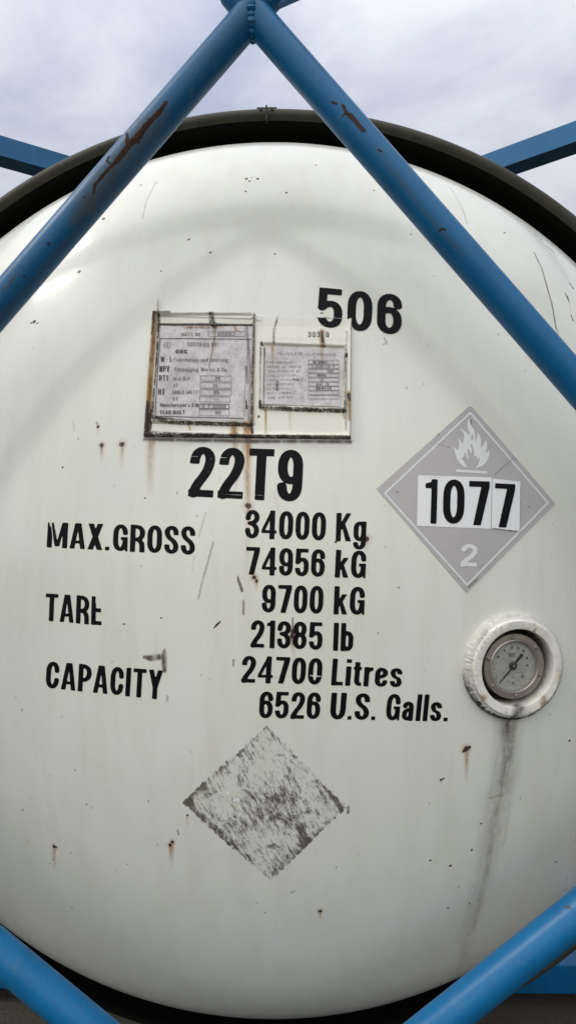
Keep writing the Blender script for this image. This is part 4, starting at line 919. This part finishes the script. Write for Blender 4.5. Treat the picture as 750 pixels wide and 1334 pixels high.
# ------------------------------------------------------------------ frame
YF = -0.470; TR_ = 0.0283
def on(p): return onplane([p], YF)[0]
def along(a, b, x=None, z=None):
    t = (x-a[0])/(b[0]-a[0]) if x is not None else (z-a[2])/(b[2]-a[2]); return a+(b-a)*t
def nearest(V, N_, pts):
    im = toimg(V); out = []
    fr = np.einsum('ij,ij->i', N_, CAM-V) > 0
    for p in pts:
        d = np.hypot(im[:, 0]-p[0], im[:, 1]-p[1]); d[~fr] = 1e9; out.append(V[np.argmin(d)])
    return np.array(out)
def brace(a, b, mat, strokes, label):
    mb = MB(); Ln = np.linalg.norm(b-a); tube(mb, a, b, TR_, 96, int(Ln/0.003), True)
    V = np.vstack(mb.V); d = (b-a)/Ln; c = a+((V-a)@d)[:, None]*d; N_ = V-c
    Mk = blank(V)
    for pts, wd, ch, val, soft in strokes:
        P3 = nearest(V, N_, pts); kk = 0.0016 if ch == 0 else 0.00150
        put(Mk, V, P3, np.array(wd)*kk if not np.isscalar(wd) else [wd*kk]*len(P3), ch, val, soft)
    return mb.build('frame_brace', [mat], root, smooth=True, marks=lambda V: Mk, label=label)
la, lb = on((0, 398)), on((227, 135)); ra, rb = on((431.5, 135)), on((750, 500))
top_l = along(la, lb, z=1.03); top_r = along(ra, rb, z=1.03)
brace(top_l, along(la, lb, x=-1.15), MAT['blue_worn'],
      [([(216, 133), (205, 148), (195, 159), (180, 177), (168, 190), (153, 209)], [3.2, 3.8, 4.6, 5.5, 5.0, 4.4], 0, 0.95, 0.8), ([(153, 209), (142, 220), (134, 228), (124, 241), (122, 252)], [3.6, 2.6, 3.0, 2.8, 1.4], 0, 0.95, 0.8),
       ([(166, 173), (166, 186)], [2, 3.5], 0, 0.95, 0.7), ([(178, 178), (181, 186)], [3, 2], 0, 0.9, 0.8), ([(142, 204), (140, 210), (143, 213)], 1.6, 0, 1.0, 0.7),
       ([(208, 150), (190, 172), (165, 202), (140, 232), (118, 262), (95, 290)], [20, 26, 28, 28, 24, 8], 2, 0.62, 1.0), ([(122, 250), (121, 275)], 4.0, 2, 0.95, 1.0), ([(150, 215), (148, 250)], 4.5, 2, 0.9, 1.0),
       ([(183, 180), (181, 212)], 4.5, 2, 0.85, 1.0), ([(168, 192), (166, 228)], 4.5, 2, 0.9, 1.0), ([(135, 232), (134, 262)], 3.5, 2, 0.8, 1.0), ([(200, 158), (198, 190)], 4, 2, 0.7, 1.0),
       ([(63.5, 317), (63, 318)], 2.6, 0, 1.0, 0.6), ([(31, 360), (31.5, 361)], 1.6, 0, 1.0, 0.6), ([(24, 357), (14, 368), (5, 379)], [1.2, 1.6, 1.0], 2, 0.9, 0.7), ([(108, 258), (111, 256)], 1.3, 0, 1.0, 0.7),
       ([(185, 205), (140, 255), (90, 312), (0, 415)], 7.0, 2, 0.35, 1.0)],
      'left upper blue tube with a long rust patch and grime')
brace(top_r, along(ra, rb, x=1.15), MAT['blue'],
      [([(446, 137), (451, 146), (456, 152)], [3, 3, 3], 0, 0.95, 0.8), ([(456, 150), (464, 160), (470, 166), (474, 171)], [4.0, 3.4, 3.4, 3.2], 0, 1.0, 0.7),
       ([(446, 151), (450, 146)], [2.2, 1.8], 0, 0.9, 0.8), ([(432, 133), (440, 136)], 2.0, 0, 0.9, 0.8), ([(493, 195), (497, 197)], 1.8, 0, 0.9, 0.8),
       ([(571, 301), (575, 298), (579, 299)], [1.4, 1.8, 1.4], 0, 1.0, 0.7), ([(488, 190), (540, 260), (600, 330)], 6, 2, 0.25, 1.0)],
      'right upper blue tube with a rust scar near its top')
dra, drb = on((719, 1215)), on((764, 1179))
p_in = along(dra, drb, z=-1.18); p_out = along(dra, drb, x=1.15)
brace(p_in, p_out, MAT['blue'], [([(737, 1180), (741, 1181)], 2.2, 2, 1.0, 0.7)], 'right lower blue tube')
mir = np.array([-1, 1, 1.])
brace(p_in*mir, p_out*mir, MAT['blue'], [], 'left lower blue tube')
def plainmarks(V): return blank(V)
_t = (lb-la); _t = _t/np.linalg.norm(_t); _s = (rb-ra); _s = _s/np.linalg.norm(_s)
_k = np.linalg.solve(np.array([[_t[0], -_s[0]], [_t[2], -_s[2]]]), np.array([ra[0]-la[0], ra[2]-la[2]])); APEX = la+_t*_k[0]
th = np.linspace(0, 2*math.pi, 96, endpoint=False); ph = np.linspace(0, 2*math.pi, 9)[:-1]
TH, PH_ = np.meshgrid(th, ph, indexing='ij'); br = 0.0052*(1+0.22*np.sin(TH*31)+0.15*np.sin(TH*13+1))
ry, rz = TR_, TR_/abs(_t[0]); Vb = np.stack([APEX[0]+br*np.sin(PH_)*1.3, YF+(ry+br*np.cos(PH_))*np.cos(TH), APEX[2]+(rz+br*np.cos(PH_))*np.sin(TH)], -1).reshape(-1, 3)
Fb = np.array([[i*8+j, ((i+1) % 96)*8+j, ((i+1) % 96)*8+(j+1) % 8, i*8+(j+1) % 8] for i in range(96) for j in range(8)])
mkobj('weld_bead', Vb, Fb, MAT['blue'], root, smooth=True, marks=blank(Vb))
fm = MB()
gus = [(-0.20, 1.16), (0.20, 1.16), (0.10, 1.03), (0.0, 0.985), (-0.10, 1.03)]
n = len(gus); V = [(x, YF-0.006, z) for x, z in gus]+[(x, YF+0.006, z) for x, z in gus]
fm.add(V, [list(range(n)), [n+k for k in range(n)][::-1]]+[(k, n+k, n+(k+1) % n, (k+1) % n) for k in range(n)])
fm.build('gusset_plate', [MAT['blue']], root, marks=plainmarks)
Z1, Z0, XW, YB = 1.22, -1.37, 1.219, SH+0.62
for (x, y) in ((-1, 0), (1, 0), (-1, 1), (1, 1)):
    m = MB(); yy = (YF-0.07, YF+0.08) if y == 0 else (YB-0.15, YB); box(m, (x*XW, yy[0], Z0+0.12), (x*(XW-0.13), yy[1], Z1-0.12), 0, 0.008); m.build('corner_post', [MAT['blue']], root, marks=plainmarks)
    for zz in (Z0, Z1-0.118):
        m = MB(); box(m, (x*(XW+0.002), yy[0]-0.003, zz), (x*(XW-0.162), yy[0]+0.175 if y == 0 else yy[1]+0.003, zz+0.118), 0, 0.01); m.build('corner_casting', [MAT['blue']], root, marks=plainmarks)
for yy in ((YF-0.05, YF+0.06), (YB-0.12, YB-0.01)):
    for zz, nm in ((Z1-0.06, 'top_rail'), (Z0+0.01, 'bottom_rail')):
        m = MB(); box(m, (-XW+0.16, yy[0], zz), (XW-0.16, yy[1], zz+(0.055 if nm == 'top_rail' else 0.10)), 0, 0.006); m.build(nm, [MAT['blue']], root, marks=plainmarks)
for x in (-1, 1):
    m = MB(); box(m, (x*(XW-0.01), YF+0.175, Z0+0.02), (x*(XW-0.10), YB-0.155, Z0+0.11), 0, 0.006); m.build('side_rail', [MAT['blue']], root, marks=plainmarks)
# roof braces: square section, run from behind the corner in over the shell
def roof(pa, pb, t0, t1, label):
    ZR = 1.235
    def at(p): d = rays([p])[0]; return CAM+d*(ZR-CAM[2])/d[2]
    a, b = at(pa), at(pb); d = b-a; m = MB(); h = 0.031
    tube(m, a+d*t0, a+d*t1, 0, seg=2, cross=[(-h, -h), (h, -h), (h, h), (-h, h)])
    m.build('roof_brace', [MAT['blue']], root, marks=plainmarks, label=label)
roof((750, 179), (652, 214), -2.2, 4.5, 'right blue roof bar behind the ring')
roof((0, 197), (66, 216), -4.0, 7.0, 'left blue roof bar behind the ring')
# saddles under the shell
for y in (0.5, SH-0.6):
    for x in (-1, 1):
        m = MB(); box(m, (x*0.55, y, Z0+0.11), (x*0.85, y+0.10, -0.80), 0, 0.005); m.build('saddle_leg', [MAT['blue']], root, marks=plainmarks)
    m = MB(); box(m, (-XW+0.10, y-0.02, Z0+0.015), (XW-0.10, y+0.12, Z0+0.105), 0, 0.005); m.build('cross_member', [MAT['blue']], root, marks=plainmarks)

# ------------------------------------------------------------------ ground
G = 1200.0
gme = mkobj('ground', [(-G, -G, GROUND), (G, -G, GROUND), (G, G, GROUND), (-G, G, GROUND)], [(0, 1, 2, 3)], ground_mat())
gme['kind'] = 'structure'
